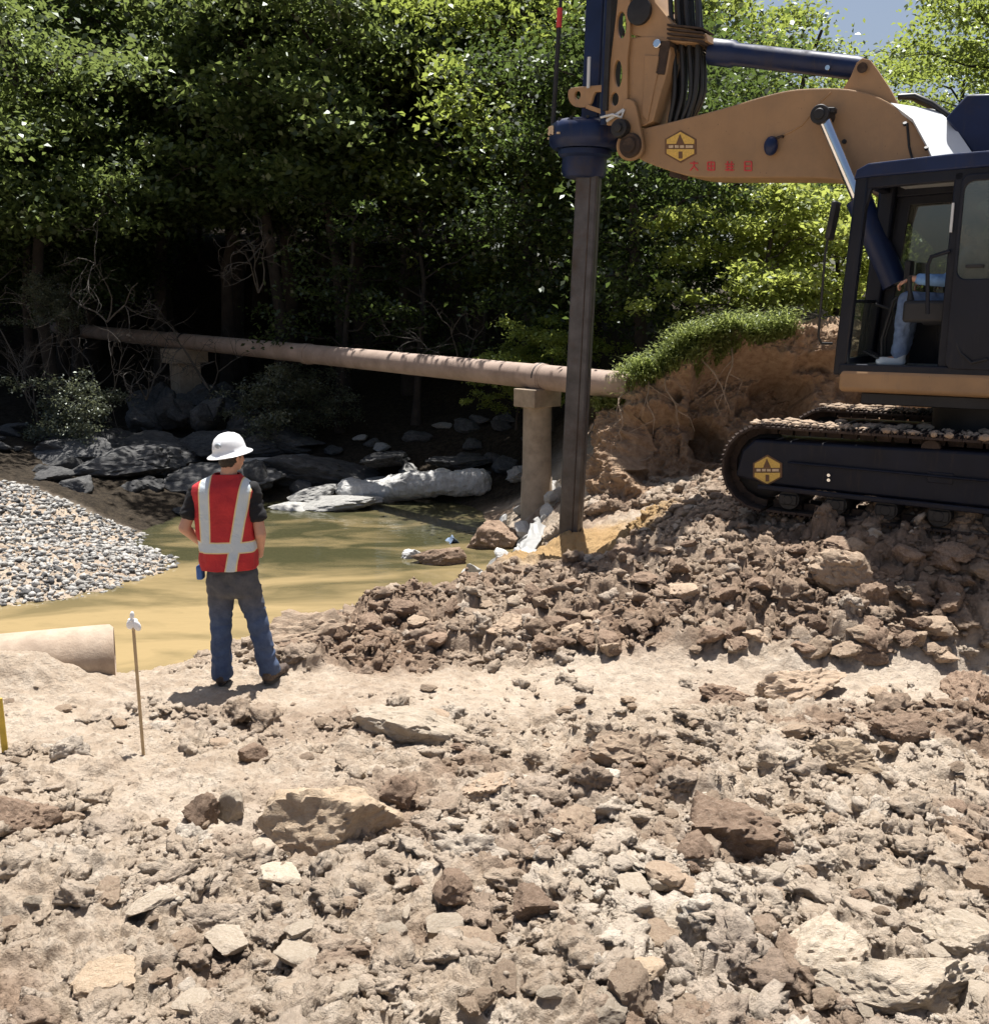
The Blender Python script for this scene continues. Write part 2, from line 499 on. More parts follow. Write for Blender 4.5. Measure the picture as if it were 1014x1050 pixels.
# jeans: grey at the seat, turning blue down the legs
m, nt, b = nodes_of('grey to blue jeans')
tc = nt.nodes.new('ShaderNodeTexCoord').outputs['Object']
sx = nt.nodes.new('ShaderNodeSeparateXYZ'); nt.links.new(tc, sx.inputs[0])
f = ramp(nt, sx.outputs['Z'], .52, .72)
wn = noise(nt, 14, 6, .7, tc)
blue = mixc(nt, ramp(nt, wn, .3, .7), (.035, .055, .115), (.075, .11, .19))
grey = mixc(nt, ramp(nt, wn, .3, .7), (.055, .058, .066), (.10, .10, .11))
nt.links.new(mixc(nt, f, blue, grey), b.inputs['Base Color']); b.inputs['Roughness'].default_value = .9
bump(nt, b, noise(nt, 60, 4, .6, tc), .25, .01)
M['jeans'] = m

# water: murky, shallow
m, nt, b = nodes_of('murky creek water')
tc = nt.nodes.new('ShaderNodeTexCoord').outputs['Object']
mp = nt.nodes.new('ShaderNodeMapping'); mp.inputs['Scale'].default_value = (1, 2.4, 1); mp.inputs['Rotation'].default_value = (0, 0, R(14)); nt.links.new(tc, mp.inputs[0])
w1 = noise(nt, .5, 5, .55, mp.outputs[0], .6)
sy_ = nt.nodes.new('ShaderNodeSeparateXYZ'); nt.links.new(tc, sy_.inputs[0])
dp_ = nt.nodes.new('ShaderNodeMath'); dp_.operation = 'ADD'      # the far channel is deeper and olive, the near side a tan shoal
nt.links.new(ramp(nt, sy_.outputs['Y'], 11.0, 15.6, -.08, .72), dp_.inputs[0]); nt.links.new(ramp(nt, w1, .38, .62, .5, -.15), dp_.inputs[1])
dpc = nt.nodes.new('ShaderNodeClamp'); nt.links.new(dp_.outputs[0], dpc.inputs[0])
c = mixc(nt, dpc.outputs[0], (.31, .232, .118), (.052, .050, .025))
c = mixc(nt, ramp(nt, noise(nt, 6, 6, .7, mp.outputs[0], .5), .62, .72, 0, .45), c, (.13, .10, .05))
nt.links.new(c, b.inputs['Base Color']); b.inputs['Roughness'].default_value = .035; b.inputs['IOR'].default_value = 1.33
bump(nt, b, noise(nt, 3.2, 3, .5, mp.outputs[0], .3), .10, .05)
M['water'] = m

# red vest with silver tape edged in yellow; tape laid on by the vest's own coordinates
m, nt, b = nodes_of('red safety vest')
tc = nt.nodes.new('ShaderNodeTexCoord').outputs['Object']
sx = nt.nodes.new('ShaderNodeSeparateXYZ'); nt.links.new(tc, sx.inputs[0])


def mth(op, a, b2=None, nt=nt):
    n = nt.nodes.new('ShaderNodeMath'); n.operation = op
    for i, v in enumerate((a, b2)):
        if v is None: continue
        if isinstance(v, (int, float)): n.inputs[i].default_value = v
        else: nt.links.new(v, n.inputs[i])
    return n.outputs[0]


X, Y_, Z_ = sx.outputs


def band(dist, half): return mth('LESS_THAN', mth('ABSOLUTE', dist), half)


def union(*a):
    r = a[0]
    for q in a[1:]: r = mth('MAXIMUM', r, q)
    return r


VB = 1.125  # belt height
above = mth('GREATER_THAN', Z_, VB)
dL = mth('SUBTRACT', X, mth('ADD', mth('MULTIPLY', mth('SUBTRACT', Z_, 1.1), .02), -.165))
dR = mth('SUBTRACT', X, mth('ADD', mth('MULTIPLY', mth('SUBTRACT', Z_, 1.1), .20), .055))
dB = mth('SUBTRACT', Z_, mth('ADD', VB, mth('MULTIPLY', X, .0)))
tape = union(band(dB, .034), mth('MULTIPLY', band(dL, .034), above), band(dR, .034))
edge = union(band(dB, .044), mth('MULTIPLY', band(dL, .045), above), band(dR, .045))
wn = noise(nt, 9, 5, .6, tc)
redc = mixc(nt, ramp(nt, wn, .3, .7), (.36, .012, .018), (.48, .022, .026))
c = mixc(nt, edge, redc, (.68, .55, .30)); c = mixc(nt, tape, c, (.50, .56, .60))
nt.links.new(c, b.inputs['Base Color']); b.inputs['Roughness'].default_value = .75
bump(nt, b, noise(nt, 7, 5, .6, tc, .8), .55, .04)
M['vest'] = m

# ------------------------------------------------------------------ world, sun
SUN_EL, SUN_AZ = 73, 7        # degrees; azimuth clockwise from +Y
w = bpy.data.worlds.new('World'); scene.world = w; w.use_nodes = True
nt = w.node_tree; bg = nt.nodes['Background']
sky = nt.nodes.new('ShaderNodeTexSky'); sky.sky_type = 'NISHITA'; sky.sun_disc = False
sky.sun_elevation = R(SUN_EL); sky.sun_rotation = R(SUN_AZ); sky.air_density = 1.0; sky.dust_density = 3.5
nt.links.new(sky.outputs[0], bg.inputs[0]); bg.inputs[1].default_value = .056
sd = bpy.data.lights.new('sun', 'SUN'); sd.energy = 4.9; sd.angle = R(.5); sd.color = (1, .97, .92)
so = bpy.data.objects.new('sun', sd); COL.objects.link(so)
sv = Vector((math.sin(R(SUN_AZ)) * math.cos(R(SUN_EL)), math.cos(R(SUN_AZ)) * math.cos(R(SUN_EL)), math.sin(R(SUN_EL))))
so.rotation_euler = sv.to_track_quat('Z', 'Y').to_euler(); so.location = (0, 0, 30)
scene.view_settings.view_transform = 'Standard'; scene.view_settings.look = 'None'
scene.view_settings.exposure = 1.0; scene.view_settings.gamma = 1
scene.cycles.max_bounces = 6; scene.cycles.transparent_max_bounces = 12
scene.cycles.diffuse_bounces = 2

# ------------------------------------------------------------------ terrain
WATER = -.9
ctrl = []
for py, Y in ((1120, 2.3), (1050, 2.75), (950, 3.45), (850, 4.45), (780, 5.5), (730, 6.57), (705, 7.2)):
    for px in (-350, -150, 60, 300, 507, 700, 950, 1200, 1500): ctrl.append(at(px, py, Y))
for px in (420, 560, 700, 850, 1000, 1200): ctrl.append(at(px, 676, 7.65))
for px, py, Y in ((300, 668, 7.9), (400, 655, 8.1), (500, 640, 8.3), (600, 640, 8.1), (700, 640, 8.0), (850, 640, 7.9), (1000, 640, 7.75), (1250, 640, 7.7),
                  (320, 632, 8.8), (400, 610, 9.4), (500, 596, 9.7), (560, 586, 10.1), (450, 628, 8.8), (580, 604, 9.2), (700, 600, 8.5), (850, 600, 8.35), (1000, 600, 8.1), (1250, 600, 8.0),
                  (625, 570, 10.6), (680, 547, 10.2), (740, 533, 9.6), (820, 541, 9.15), (900, 546, 8.75), (1010, 551, 8.3), (1250, 565, 7.8),
                  (583, 546, 12.6), (650, 540, 12.4), (540, 566, 11.9), (605, 530, 13.6), (515, 572, 11.6), (590, 566, 11.5),
                  (235, 655, 8.2), (170, 683, 8.0), (100, 694, 7.9), (20, 700, 7.8), (-100, 705, 7.8), (-300, 700, 8.0)):
    ctrl.append(at(px, py, Y))
for x, y, z in ((3, 10, .74), (3, 12, .84), (4.5, 9.5, .84), (6, 9, .84), (5, 12, .84), (8, 10, .84), (8, 8, .7), (10, 12, 1.0), (2.2, 11, .70),
                (-4.5, 9.2, -1.15), (-3.2, 9.6, -1.2), (-2.0, 10.2, -1.2), (-1.3, 11, -1.15), (-.6, 11.9, -1.1), (0.0, 13, -1.1), (.2, 15, -1.1), (-6.5, 9.0, -1.1), (-9, 9.2, -1.1),
                (-2.5, 13, -1.3), (-3, 17, -1.3), (-1, 17, -1.2), (-5, 11.5, -1.15), (-1, 14.5, -1.3),
                (-4.9, 13.9, -.88), (-4.35, 13.5, -1.08), (-6.3, 13, -.72), (-6.4, 15.2, -.78), (-8, 14, -.45), (-8, 16.5, -.25), (-10, 12.5, -.7), (-12, 15, -.1), (-5.6, 16.8, -1.0), (-7.2, 18, -.5),
                (.9, 16.5, -.25), (.6, 18, -.5), (1.6, 15, .35), (2.2, 14.3, .35), (2.4, 15.8, .5), (3, 17, .8), (5, 15.5, .7), (8, 15.5, .7), (3.5, 14.2, .5), (6, 14.2, .7), (5, 18, 1.3), (9, 19, 2.2), (3, 20, 1.6), (1.5, 20, .3),
                (-3, 20, -.75), (-1, 20, -.7), (-5, 20.5, -.6), (-8, 20.5, -.3), (-2, 23, .1), (-6, 23, -.1), (-10, 22, .05), (1, 23, .5), (-14, 20, .9), (-2, 28, 1.3), (-9, 28.5, .25), (-7, 25.5, .1), (-12, 31, .5), (-9, 33, 1.4), (5, 26, 2.2), (12, 26, 2.4), (-16, 28, 2),
                (-4, 40, 5.2), (8, 40, 3.0), (-18, 40, 5.6), (22, 38, 3.2), (-30, 20, 1.8), (-30, 8, .4), (-25, 0, .9), (0, -6, 1.2), (20, 0, 1.4), (22, 10, 1.6), (24, 20, 2.4), (-12, 4, .2), (12, 4, .45), (0, 1, .9), (-6, 1, .85), (6, 1, .95)):
    ctrl.append(np.array([x, y, z], float))
ctrl = np.array(ctrl)


def tps(r2): return np.where(r2 > 1e-9, r2 * np.log(np.maximum(r2, 1e-9)), 0)


_n = len(ctrl)
A = np.zeros((_n + 3, _n + 3)); d2 = ((ctrl[:, None, :2] - ctrl[None, :, :2]) ** 2).sum(-1)
A[:_n, :_n] = tps(d2) + np.eye(_n) * .02
A[:_n, _n] = A[_n, :_n] = 1; A[:_n, _n + 1] = A[_n + 1, :_n] = ctrl[:, 0]; A[:_n, _n + 2] = A[_n + 2, :_n] = ctrl[:, 1]
SOL = np.linalg.solve(A, np.concatenate([ctrl[:, 2], [0, 0, 0]]))


def base_h(x, y):
    x = np.asarray(x, float); y = np.asarray(y, float)
    xc = np.clip(x, -32, 26); yc = np.clip(y, -8, 42)
    z = SOL[_n] + SOL[_n + 1] * xc + SOL[_n + 2] * yc
    for i in range(_n): z = z + SOL[i] * tps((xc - ctrl[i, 0]) ** 2 + (yc - ctrl[i, 1]) ** 2)
    far = np.hypot(x - xc, y - yc)
    return np.clip(z, -1.5, 6.5) + np.minimum(far, 60) * (.02 + .13 * sstep(2, -4, x) * sstep(35, 45, y))


def fields(x, y):
    """masks of the worked ground"""
    wob = fbm2(x * .9, y * .9, 3, 41) - .5
    rightness = sstep(-1.9, -.9, x + wob * .8)
    mound = sstep(7.55, 8.0, y + wob * .7) * sstep(-2.3, -1.5, x + (y - 8) * .15 + wob) * sstep(13.2, 12.2, y + 2.0 * sstep(2.2, 1.2, x))
    strip = sstep(6.55, 6.95, y + wob * .6) * sstep(7.75, 7.45, y + wob * .5)
    left = sstep(-.2, -1.3, x + (y - 5) * .1 + wob * 1.2) * sstep(3.7, 4.6, y + wob)
    water_side = sstep(8.2, 9.2, y) * sstep(-1.2, -2.5, x)
    creek = sstep(-.55, -.85, base_h(x, y))
    return mound, strip, left, creek


_a1, _a2, _a3 = at(10, 690, 7.2), at(-70, 690, 7.3), at(60, 696, 7.25)
MUDS = ((_a1[0], _a1[1], .45, .21), (_a2[0], _a2[1], .6, .24), (_a3[0], _a3[1], .30, .11))


def ground_h(x, y, detail=True):
    x = np.asarray(x, float); y = np.asarray(y, float)
    z = base_h(x, y)
    for (bx, by, br_, bh) in MUDS: z = z + bh * np.exp(-(((x - bx) ** 2 + ((y - by) * 1.2) ** 2) / br_ ** 2))
    mound, strip, left, creek = fields(x, y)
    near = sstep(26, 14, y) * sstep(14, 9, np.abs(x))
    rough = np.clip(1.0 - .72 * strip - .55 * left + .5 * mound, .12, 1.5) * (1 - .8 * creek)
    # under the machine the ground is packed
    mach = sstep(1.6, 2.2, x) * sstep(9.3, 9.9, y - (3.6 - x) * .35) * sstep(13.5, 12.5, y)
    rough = rough * (1 - .7 * mach)
    wx = x + (fbm2(x * 2.1, y * 2.1, 3, 5) - .5) * .35; wy = y + (fbm2(x * 2.1, y * 2.1, 3, 6) - .5) * .35
    patch = sstep(.35, .62, fbm2(x * .8, y * .8, 3, 77))
    c1 = clods(wx, wy, .52, 100, fill=.7) * .52 * .27 * (.25 + .75 * np.clip(patch + mound, 0, 1))
    c2 = clods(wx + 3, wy, .21, 200, fill=.85) * .21 * .34 * (.45 + .55 * np.clip(patch + mound, 0, 1))
    wx2 = x + (fbm2(x * 7, y * 7, 2, 15) - .5) * .08; wy2 = y + (fbm2(x * 7, y * 7, 2, 16) - .5) * .08
    c3 = clods(wx2, wy2, .085, 300, fill=.9) * .085 * .34
    c4 = clods(wx2, wy2, .038, 400, fill=.8) * .038 * .42
    lumps = (fbm2(x * 1.2, y * 1.2, 4, 21) - .5) * .30
    fine = (fbm2(x * 16, y * 16, 4, 31) - .5) * .05
    # diagonal scrape marks on the smooth left path
    sdir = x * .5 + y * .86
    scrape = (fbm2((x * .86 - y * .5) * 2.2, sdir * 11, 4, 51) - .5) * .075 * left
    rid = 1 - np.abs(fbm2(wx * 5, wy * 6.5, 4, 131, .6) - .5) * 4
    rid2 = 1 - np.abs(fbm2(wx2 * 15, wy2 * 20, 3, 141, .6) - .5) * 4
    px_, py_ = x + (fbm2(x * 4, y * 4, 4, 171) - .5) * .22, y + (fbm2(x * 4, y * 4, 4, 172) - .5) * .22
    pl_ = (plates(px_, py_, .26, 600) * .035 * np.clip(patch + .3, 0, 1) + plates(px_ + 3, py_, .115, 610) * .024 + plates(px_, py_ + 7, .048, 620) * .014) * np.clip(rough, .22, 1.15)
    fine = fine + pl_ + rid * .035 * np.clip(rough, .4, 1.3) + rid2 * .016
    d = lumps * rough + c1 * rough + c2 * rough * 1.0 + c3 * (.35 + .65 * rough) + c4 * .8 + fine * (.5 + .5 * rough) + scrape
    d = d - .075 * rough - .02
    if not detail: d = lumps * rough
    farn = (fbm2(x * .35, y * .35, 4, 61) - .5) * .5 * (1 - near)
    return z + d * near + farn


def hit(px, py, y0=1.8, y1=45):
    """first point of the bare ground seen at a photograph pixel"""
    d = ray(px, py); t = np.linspace(y0, y1, 1500) / d[1]
    P = np.array([0, 0, CAMH]) + t[:, None] * d
    below = P[:, 2] < ground_h(P[:, 0], P[:, 1], False)
    i = int(np.argmax(below)); return P[i]


def hitw(px, py):
    """like hit, but the water surface also counts"""
    d = ray(px, py); t = np.linspace(1.8, 45, 3000) / d[1]; P = np.array([0, 0, CAMH]) + t[:, None] * d
    i = int(np.argmax(P[:, 2] < np.maximum(ground_h(P[:, 0], P[:, 1], False), WATER))); return P[i]


def gz(x, y, detail=False): return float(ground_h(np.array([x]), np.array([y]), detail)[0])


# fan-shaped density grid, one sheet to the horizon
s_d = np.linspace(-.66, .66, 760)
s_l = -np.geomspace(.68, 40, 26)[::-1]; s_r = np.geomspace(.68, 40, 26)
S = np.concatenate([s_l, s_d, s_r])
rows = [1.2]
while rows[-1] < 15: rows.append(rows[-1] * 1.0031 + .0006)
while rows[-1] < 50: rows.append(rows[-1] * 1.012)
rows += list(np.geomspace(rows[-1] * 1.08, 900, 22))
rows = np.array([-300, -120, -50, -20, -8, -4, -1.5, 0, .6] + rows)
W_ = np.maximum(rows, 0) + 1.0 + np.maximum(-rows, 0) * 2
GX = S[None, :] * W_[:, None]; GY = np.repeat(rows[:, None], len(S), 1)
gx = GX.ravel(); gy = GY.ravel()
gzv = np.concatenate([ground_h(a, b_) for a, b_ in zip(np.array_split(gx, 12), np.array_split(gy, 12))])
nr, nc = GX.shape
# crumbly crust: push the sheet sideways too, so that lumps overhang small gaps
_m, _s, _l, _c = fields(gx, gy); _a = (.014 + .02 * _m) * (1 - .5 * _s) * (1 - _c) * sstep(14, 11, gy) * sstep(.5, 1.5, gy)
ox = (fbm2(gx * 9, gy * 9, 3, 501) - .5) * 2 * _a * 1.6; oy = (fbm2(gx * 8, gy * 8, 3, 511) - .62) * 2.4 * _a * 1.6
gx2, gy2 = gx + ox, gy + oy
ii = (np.arange(nr - 1)[:, None] * nc + np.arange(nc - 1)[None, :]).ravel()
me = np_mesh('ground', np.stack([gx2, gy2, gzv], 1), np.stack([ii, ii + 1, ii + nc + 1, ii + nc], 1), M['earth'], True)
def soil(gx, gy):
    mound, strip, left, creek = fields(gx, gy)
    fn = fbm2(gx * 1.1, gy * 1.1, 4, 88)
    moist = np.clip(mound * (.45 + .9 * (fn - .25)) + (1 - mound) * sstep(.44, .62, fn) * .8 * (1 - left * .6) * (1 - strip * .8), 0, 1)
    pale = np.clip(sstep(.52, .70, fbm2(gx * 1.6 + 5, gy * 1.6, 4, 99)) * (.5 - .4 * mound) * (.3 + .7 * sstep(6.4, 3.5, gy)) + strip * .22 * sstep(-.5, 1.5, gx) + sstep(.2, 2, gx) * sstep(4.2, 3.0, gy) * .2, 0, .8)
    kel = at(583, 545, 12.6)
    sandm = sstep(1.5, .9, np.hypot((gx - kel[0] + .05) * 1.25, gy - kel[1] + .7) + (fn - .5) * 1.4) * sstep(9.9, 10.5, gy)
    return moist, pale, sandm


moist, pale, sandm = soil(gx, gy)
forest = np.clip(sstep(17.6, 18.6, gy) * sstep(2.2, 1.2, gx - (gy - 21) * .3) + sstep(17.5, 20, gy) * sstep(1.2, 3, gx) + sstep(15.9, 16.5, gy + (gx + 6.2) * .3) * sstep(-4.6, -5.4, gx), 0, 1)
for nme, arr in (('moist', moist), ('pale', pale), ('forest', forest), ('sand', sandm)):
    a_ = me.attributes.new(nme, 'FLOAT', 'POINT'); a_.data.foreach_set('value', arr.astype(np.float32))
tag(link('ground', me), kind='structure')

# water sheet
nx, ny = 60, 60
wxv = np.linspace(-45, 1.6, nx); wyv = np.linspace(7.9, 21.5, ny)
WX, WY = np.meshgrid(wxv, wyv); ii = (np.arange(ny - 1)[:, None] * nx + np.arange(nx - 1)[None, :]).ravel()
tag(link('water', np_mesh('water', np.stack([WX.ravel(), WY.ravel(), np.full(WX.size, WATER)], 1), np.stack([ii, ii + 1, ii + nx + 1, ii + nx], 1), M['water'], True)), kind='structure')

# ------------------------------------------------------------------ dug earth bank on the right
def polyline(pts, u):
    pts = np.array(pts); t = np.linspace(0, 1, len(pts))
    return np.stack([np.interp(u, t, pts[:, k]) for k in range(3)], 1)


NU, NV = 620, 380
base_l = [at(606, 510, 15.3), at(602, 520, 14.2), at(632, 522, 13.5), at(700, 524, 13.3), at(760, 526, 13.25), at(850, 520, 13.3), at(950, 515, 13.3), at(1080, 510, 13.4), at(1250, 505, 13.5)]
crest_l = [at(616, 428, 15.8), at(626, 408, 15.2), at(652, 392, 14.7), at(700, 362, 14.5), at(750, 347, 14.5), at(830, 338, 14.5), at(930, 340, 14.5), at(1060, 342, 14.5), at(1250, 340, 14.6)]
back_l = [c + np.array([.6, 2.4, -.6 if k < 2 else -.1]) for k, c in enumerate(crest_l)]
back2_l = [c + np.array([.9, 5.5, -1.4 if k < 2 else -.7]) for k, c in enumerate(crest_l)]
u = np.linspace(0, 1, NU); vv = np.linspace(0, 1, NV)
Bp, Cp, Dp, Ep = (polyline(q, u) for q in (base_l, crest_l, back_l, back2_l))
Bp[:, 2] -= .35
BP = np.zeros((NU, NV, 3))
for j, t in enumerate(vv):
    if t < .72:
        s_ = t / .72; prof = s_ ** 1.15
        p = Bp + (Cp - Bp) * s_; p[:, 2] = Bp[:, 2] + (Cp[:, 2] - Bp[:, 2]) * (prof * .35 + .65 * np.sin(prof * math.pi / 2))
    elif t < .88: s_ = (t - .72) / .16; p = Cp + (Dp - Cp) * s_
    else: s_ = (t - .88) / .12; p = Dp + (Ep - Dp) * s_
    BP[:, j] = p
P = BP.reshape(-1, 3)
du = np.gradient(BP, axis=0); dv = np.gradient(BP, axis=1); nn = np.cross(du, dv); nn /= np.linalg.norm(nn, axis=2)[..., None] + 1e-9
nn = nn.reshape(-1, 3)
if nn[:, 2].mean() < 0: nn = -nn
face = (np.tile(vv, NU) < .76).astype(float)
lum = (fbm3(P, 1.1, 4, 3) - .5) * .55 + (fbm3(P, 4, 5, 5, .6) - .5) * .34 + (.25 - np.abs(fbm3(P, 7, 5, 8, .6) - .5)) * .22 + (fbm3(P, 22, 4, 7, .65) - .5) * .10
rg = 1 - np.abs(fbm3(P, 1.7, 3, 13) - .5) * 2
lum = lum + (rg - .75) * .35 * face
for (px, py, Yc, rad, dep) in ((768, 408, 13.75, .95, .7), (690, 455, 13.5, .85, .6), (850, 400, 13.7, .8, .45)):
    cc = at(px, py, Yc); dd = np.linalg.norm((P - cc) * np.array([.8, .8, 1.15]), axis=1) / rad + (fbm3(P, 2.5, 3, 23) - .5) * .5
    lum = lum - dep * sstep(1.05, .82, dd) * face
P = P + nn * lum[:, None] * np.clip(1 - np.tile(np.clip((vv - .85) / .15, 0, 1), NU), .2, 1)[:, None]
ii = (np.arange(NU - 1)[:, None] * NV + np.arange(NV - 1)[None, :]).ravel()
me = np_mesh('earth_bank', P, np.stack([ii, ii + NV, ii + NV + 1, ii + 1], 1), M['earth'], True)
for nme, arr in (('moist', np.clip(.5 + (fbm3(P, 1.5, 3, 33) - .5) * 2.0, 0, 1) * face), ('pale', sstep(.55, .7, fbm3(P, 1.3, 3, 43)) * .3), ('cut', .85 * face)):
    a_ = me.attributes.new(nme, 'FLOAT', 'POINT'); a_.data.foreach_set('value', arr.astype(np.float32))
tag(link('earth_bank', me), kind='structure')
BANK = P.reshape(NU, NV, 3)

# ------------------------------------------------------------------ rocks
def rock_mesh(name, seed, mat, sub=4, planes=14, n_amp=.16, flat=.7, wide=1.0):
    r = np.random.default_rng(seed)
    bm = bmesh.new(); bmesh.ops.create_icosphere(bm, subdivisions=sub, radius=1)
    d = np.array([q.co[:] for q in bm.verts]); d /= np.linalg.norm(d, axis=1)[:, None]
    f = np.array([[q.index for q in fc.verts] for fc in bm.faces]); bm.free()
    pn = r.normal(size=(planes, 3)); pn /= np.linalg.norm(pn, axis=1)[:, None]
    h = r.uniform(.62, 1.0, planes)
    dn = d @ pn.T
    rad = np.min(np.where(dn > .08, h[None] / np.maximum(dn, .08), 9), axis=1)
    rad = np.minimum(rad, 1.25)
    p = d * rad[:, None]
    if n_amp:
        q = p + seed * 3.7
        nz = (fbm3(q, 1.6, 3, seed) - .5) * 1.0 + (np.abs(fbm3(q, 3.4, 3, seed + 5) - .5) - .15) * 1.1 + (fbm3(q, 10, 3, seed + 9) - .5) * .5
        p = p * (1 + nz * n_amp * 2)[:, None]
    p = p * np.array([wide, 1, flat])
    return np_mesh(name, p, f, mat, True, 38)


def place(name, me, px, py, wpx, label, group, cat='rock', sink=.30, rot=None, aspect=(1, 1, 1), hitfn=hit, zoff=0):
    p = hitfn(px, py)
    k = np.linalg.norm(p - np.array([0, 0, CAMH]))
    r_ = wpx / FPX * k / 2
    o = link(name, me, None, (p[0], p[1], p[2] + r_ * aspect[2] * (.75 - 2 * sink * .75) * .6 + zoff))
    o.scale = (r_ * aspect[0], r_ * aspect[1], r_ * aspect[2])
    o.rotation_euler = (rnd.uniform(-.25, .25), rnd.uniform(-.25, .25), rot if rot is not None else rnd.uniform(0, 6.28))
    return tag(o, label, cat, group)


# noted rocks: px, py, width px, material, aspect, label
named = [
    (338, 856, 112, 'tanrock', (1, .8, .85), 'largest tan chunk of rock in the left foreground with a hollowed front', 'rock', 0.15, 'rock_chunk'),
    (207, 838, 38, 'clod', (1, 1, 1.1), 'small dark reddish clod just left of the pale upright stone', 'clod', 1.0, 'earth_clod'),
    (240, 832, 34, 'pale', (.8, .8, 1.1), 'small pale upright stone between the reddish clod and the large tan chunk', 'rock', .4, 'stone'),
    (292, 832, 44, 'tanrock', (1, .8, .8), 'brown stone tucked behind the left end of the large tan chunk', 'rock', .3, 'stone'),
    (742, 862, 112, 'clod', (1, .8, .8), 'biggest brown clod of the foreground with a wide dark front face', 'clod', .2, 'earth_clod'),
    (812, 712, 92, 'dryclod', (1, .5, .55), 'long brown clod lying across the bright smooth strip of dirt', 'clod', .15, 'earth_clod'),
    (738, 716, 52, 'clod', (1, .7, .7), 'dark clod at the left end of the long clod on the bright strip', 'clod', .7, 'earth_clod'),
    (992, 715, 58, 'clod', (1, .8, 1), 'dark brown clod on the bright strip at the right edge of the picture', 'clod', 1.3, 'earth_clod'),
    (866, 590, 70, 'dryclod', (1, .8, .7), 'pale cracked boulder on the churned mound below the tracks', 'rock', .5, 'boulder'),
    (893, 618, 44, 'clod', (.9, .8, 1.1), 'upright reddish clod just below the pale cracked boulder', 'clod', .9, 'earth_clod'),
    (838, 985, 76, 'pale', (1, .8, .7), 'pale rounded rock with a dark shaded front low on the right', 'rock', .1, 'rock_chunk'),
    (784, 1000, 52, 'pale', (1, .8, .8), 'smaller pale rock touching the left side of the pale rounded rock', 'rock', .6, 'stone'),
    (915, 1015, 118, 'pale', (1, .7, .45), 'broad flat cream slab in the bottom right corner', 'rock', -.2, 'rock_slab'),
    (418, 752, 92, 'pale', (1, .6, .6), 'pale topped ledge of rock with a dark hollow front right of the worker', 'rock', -.1, 'rock_chunk'),
    (20, 845, 52, 'clod', (1, .8, .9), 'dark brown clod near the left edge of the foreground', 'clod', .2, 'earth_clod'),
    (640, 776, 80, 'dryclod', (1, .6, .65), 'grey brown clod with a pointed top in the middle foreground', 'clod', .1, 'earth_clod'),
    (702, 958, 76, 'pale', (1, .7, .55), 'pale flat topped stone below the biggest brown clod', 'rock', -.15, 'stone'),
    (578, 612, 66, 'clod', (1, .7, .7), 'rounded reddish clod near the left end of the churned mound', 'clod', .3, 'earth_clod'),
    (546, 930, 46, 'clod', (1, .9, .9), 'dark lump of earth at the bottom centre of the foreground', 'clod', .4, 'earth_clod'),
    (868, 783, 62, 'tanrock', (1, .6, .6), 'flat tan clod in the rubble below the long clod', 'clod', 0, 'earth_clod'),
    (322, 660, 100, 'dryclod', (1, .6, .65), 'pale brown lump beside the creek just right of the worker', 'clod', .1, 'earth_clod'),
    (985, 965, 62, 'pale', (1, .7, .5), 'thin pale slab near the right edge with a dark gap under it', 'rock', .1, 'rock_slab'),
    (257, 774, 30, 'clod', (1, .8, .8), 'small brown stone alone on the smooth path', 'rock', .3, 'stone'),
    (404, 822, 44, 'clod', (1, .8, 1), 'dark clod just right of the large tan chunk', 'clod', 0, 'earth_clod'),
    (36, 925, 16, 'pale', (1, .9, .7), 'tiny pale pebble on the left foreground', 'rock', 0, 'pebble'),
    (105, 1005, 70, 'tanrock', (1, .7, .4), 'flat tan stone in the bottom left corner', 'rock', .1, 'rock_slab'),
    (520, 650, 56, 'dryclod', (1, .7, .7), 'tan clod at the foot of the churned mound', 'clod', .6, 'earth_clod'),
    (655, 1000, 48, 'tanrock', (1, .8, .6), 'small orange stone near the bottom edge of the picture', 'rock', .6, 'stone'),
    (500, 812, 58, 'dryclod', (1, .7, .7), 'brown clod in the centre of the foreground', 'clod', .6, 'earth_clod'),
    (925, 752, 60, 'clod', (1, .7, .6), 'dark crusted clod right of the long clod', 'clod', .2, 'earth_clod'),
]
for k, (px, py, wpx, mt, asp, lab, cat, rot, nm) in enumerate(named):
    me = rock_mesh(nm, 500 + k, M[mt], 5 if wpx > 50 else 4, 13, .22 if cat == 'clod' else .16, .8)
    place(nm, me, px, py, wpx, lab, None, cat, .22 if k == 0 else .34, rot, asp)

# countable clods of the churned ground
CL = [rock_mesh('earth_clod', 40 + k, M['clod'], 4, 12, .2, .75) for k in range(7)]
DL = [rock_mesh('earth_clod', 60 + k, M['dryclod'], 4, 12, .18, .7) for k in range(6)]
PL = [rock_mesh('stone', 80 + k, M['pale'], 4, 10, .1, .6) for k in range(4)]
cnt = 0; tries = 0
while cnt < 190 and tries < 4000:
    tries += 1
    px = rnd.uniform(290, 1040); py = rnd.uniform(545, 665) if rnd.random() < .8 else rnd.uniform(575, 650)
    if py < 592 + max(0, 520 - px) * .2 - max(0, px - 560) * .3 or (px > 720 and py < 556): continue
    wpx = 10 + 28 * rnd.random() ** 2.4
    place('earth_clod', rnd.choice(CL if rnd.random() < .8 else DL), px, py, wpx, 'rough brown clod in the churned mound of wet earth in front of the machine', 'clods in the churned mound', 'clod', .34, None, (1, rnd.uniform(.6, 1), rnd.uniform(.5, .9)))
    cnt += 1
for k in range(30):
    place('earth_clod', rnd.choice(CL if k % 2 else DL), rnd.uniform(560, 1040), rnd.uniform(646, 676), rnd.uniform(12, 34), 'rough brown clod in the churned mound of wet earth in front of the machine', 'clods in the churned mound', 'clod', .3, None, (1, rnd.uniform(.6, 1), rnd.uniform(.5, .9)))
cnt = 0
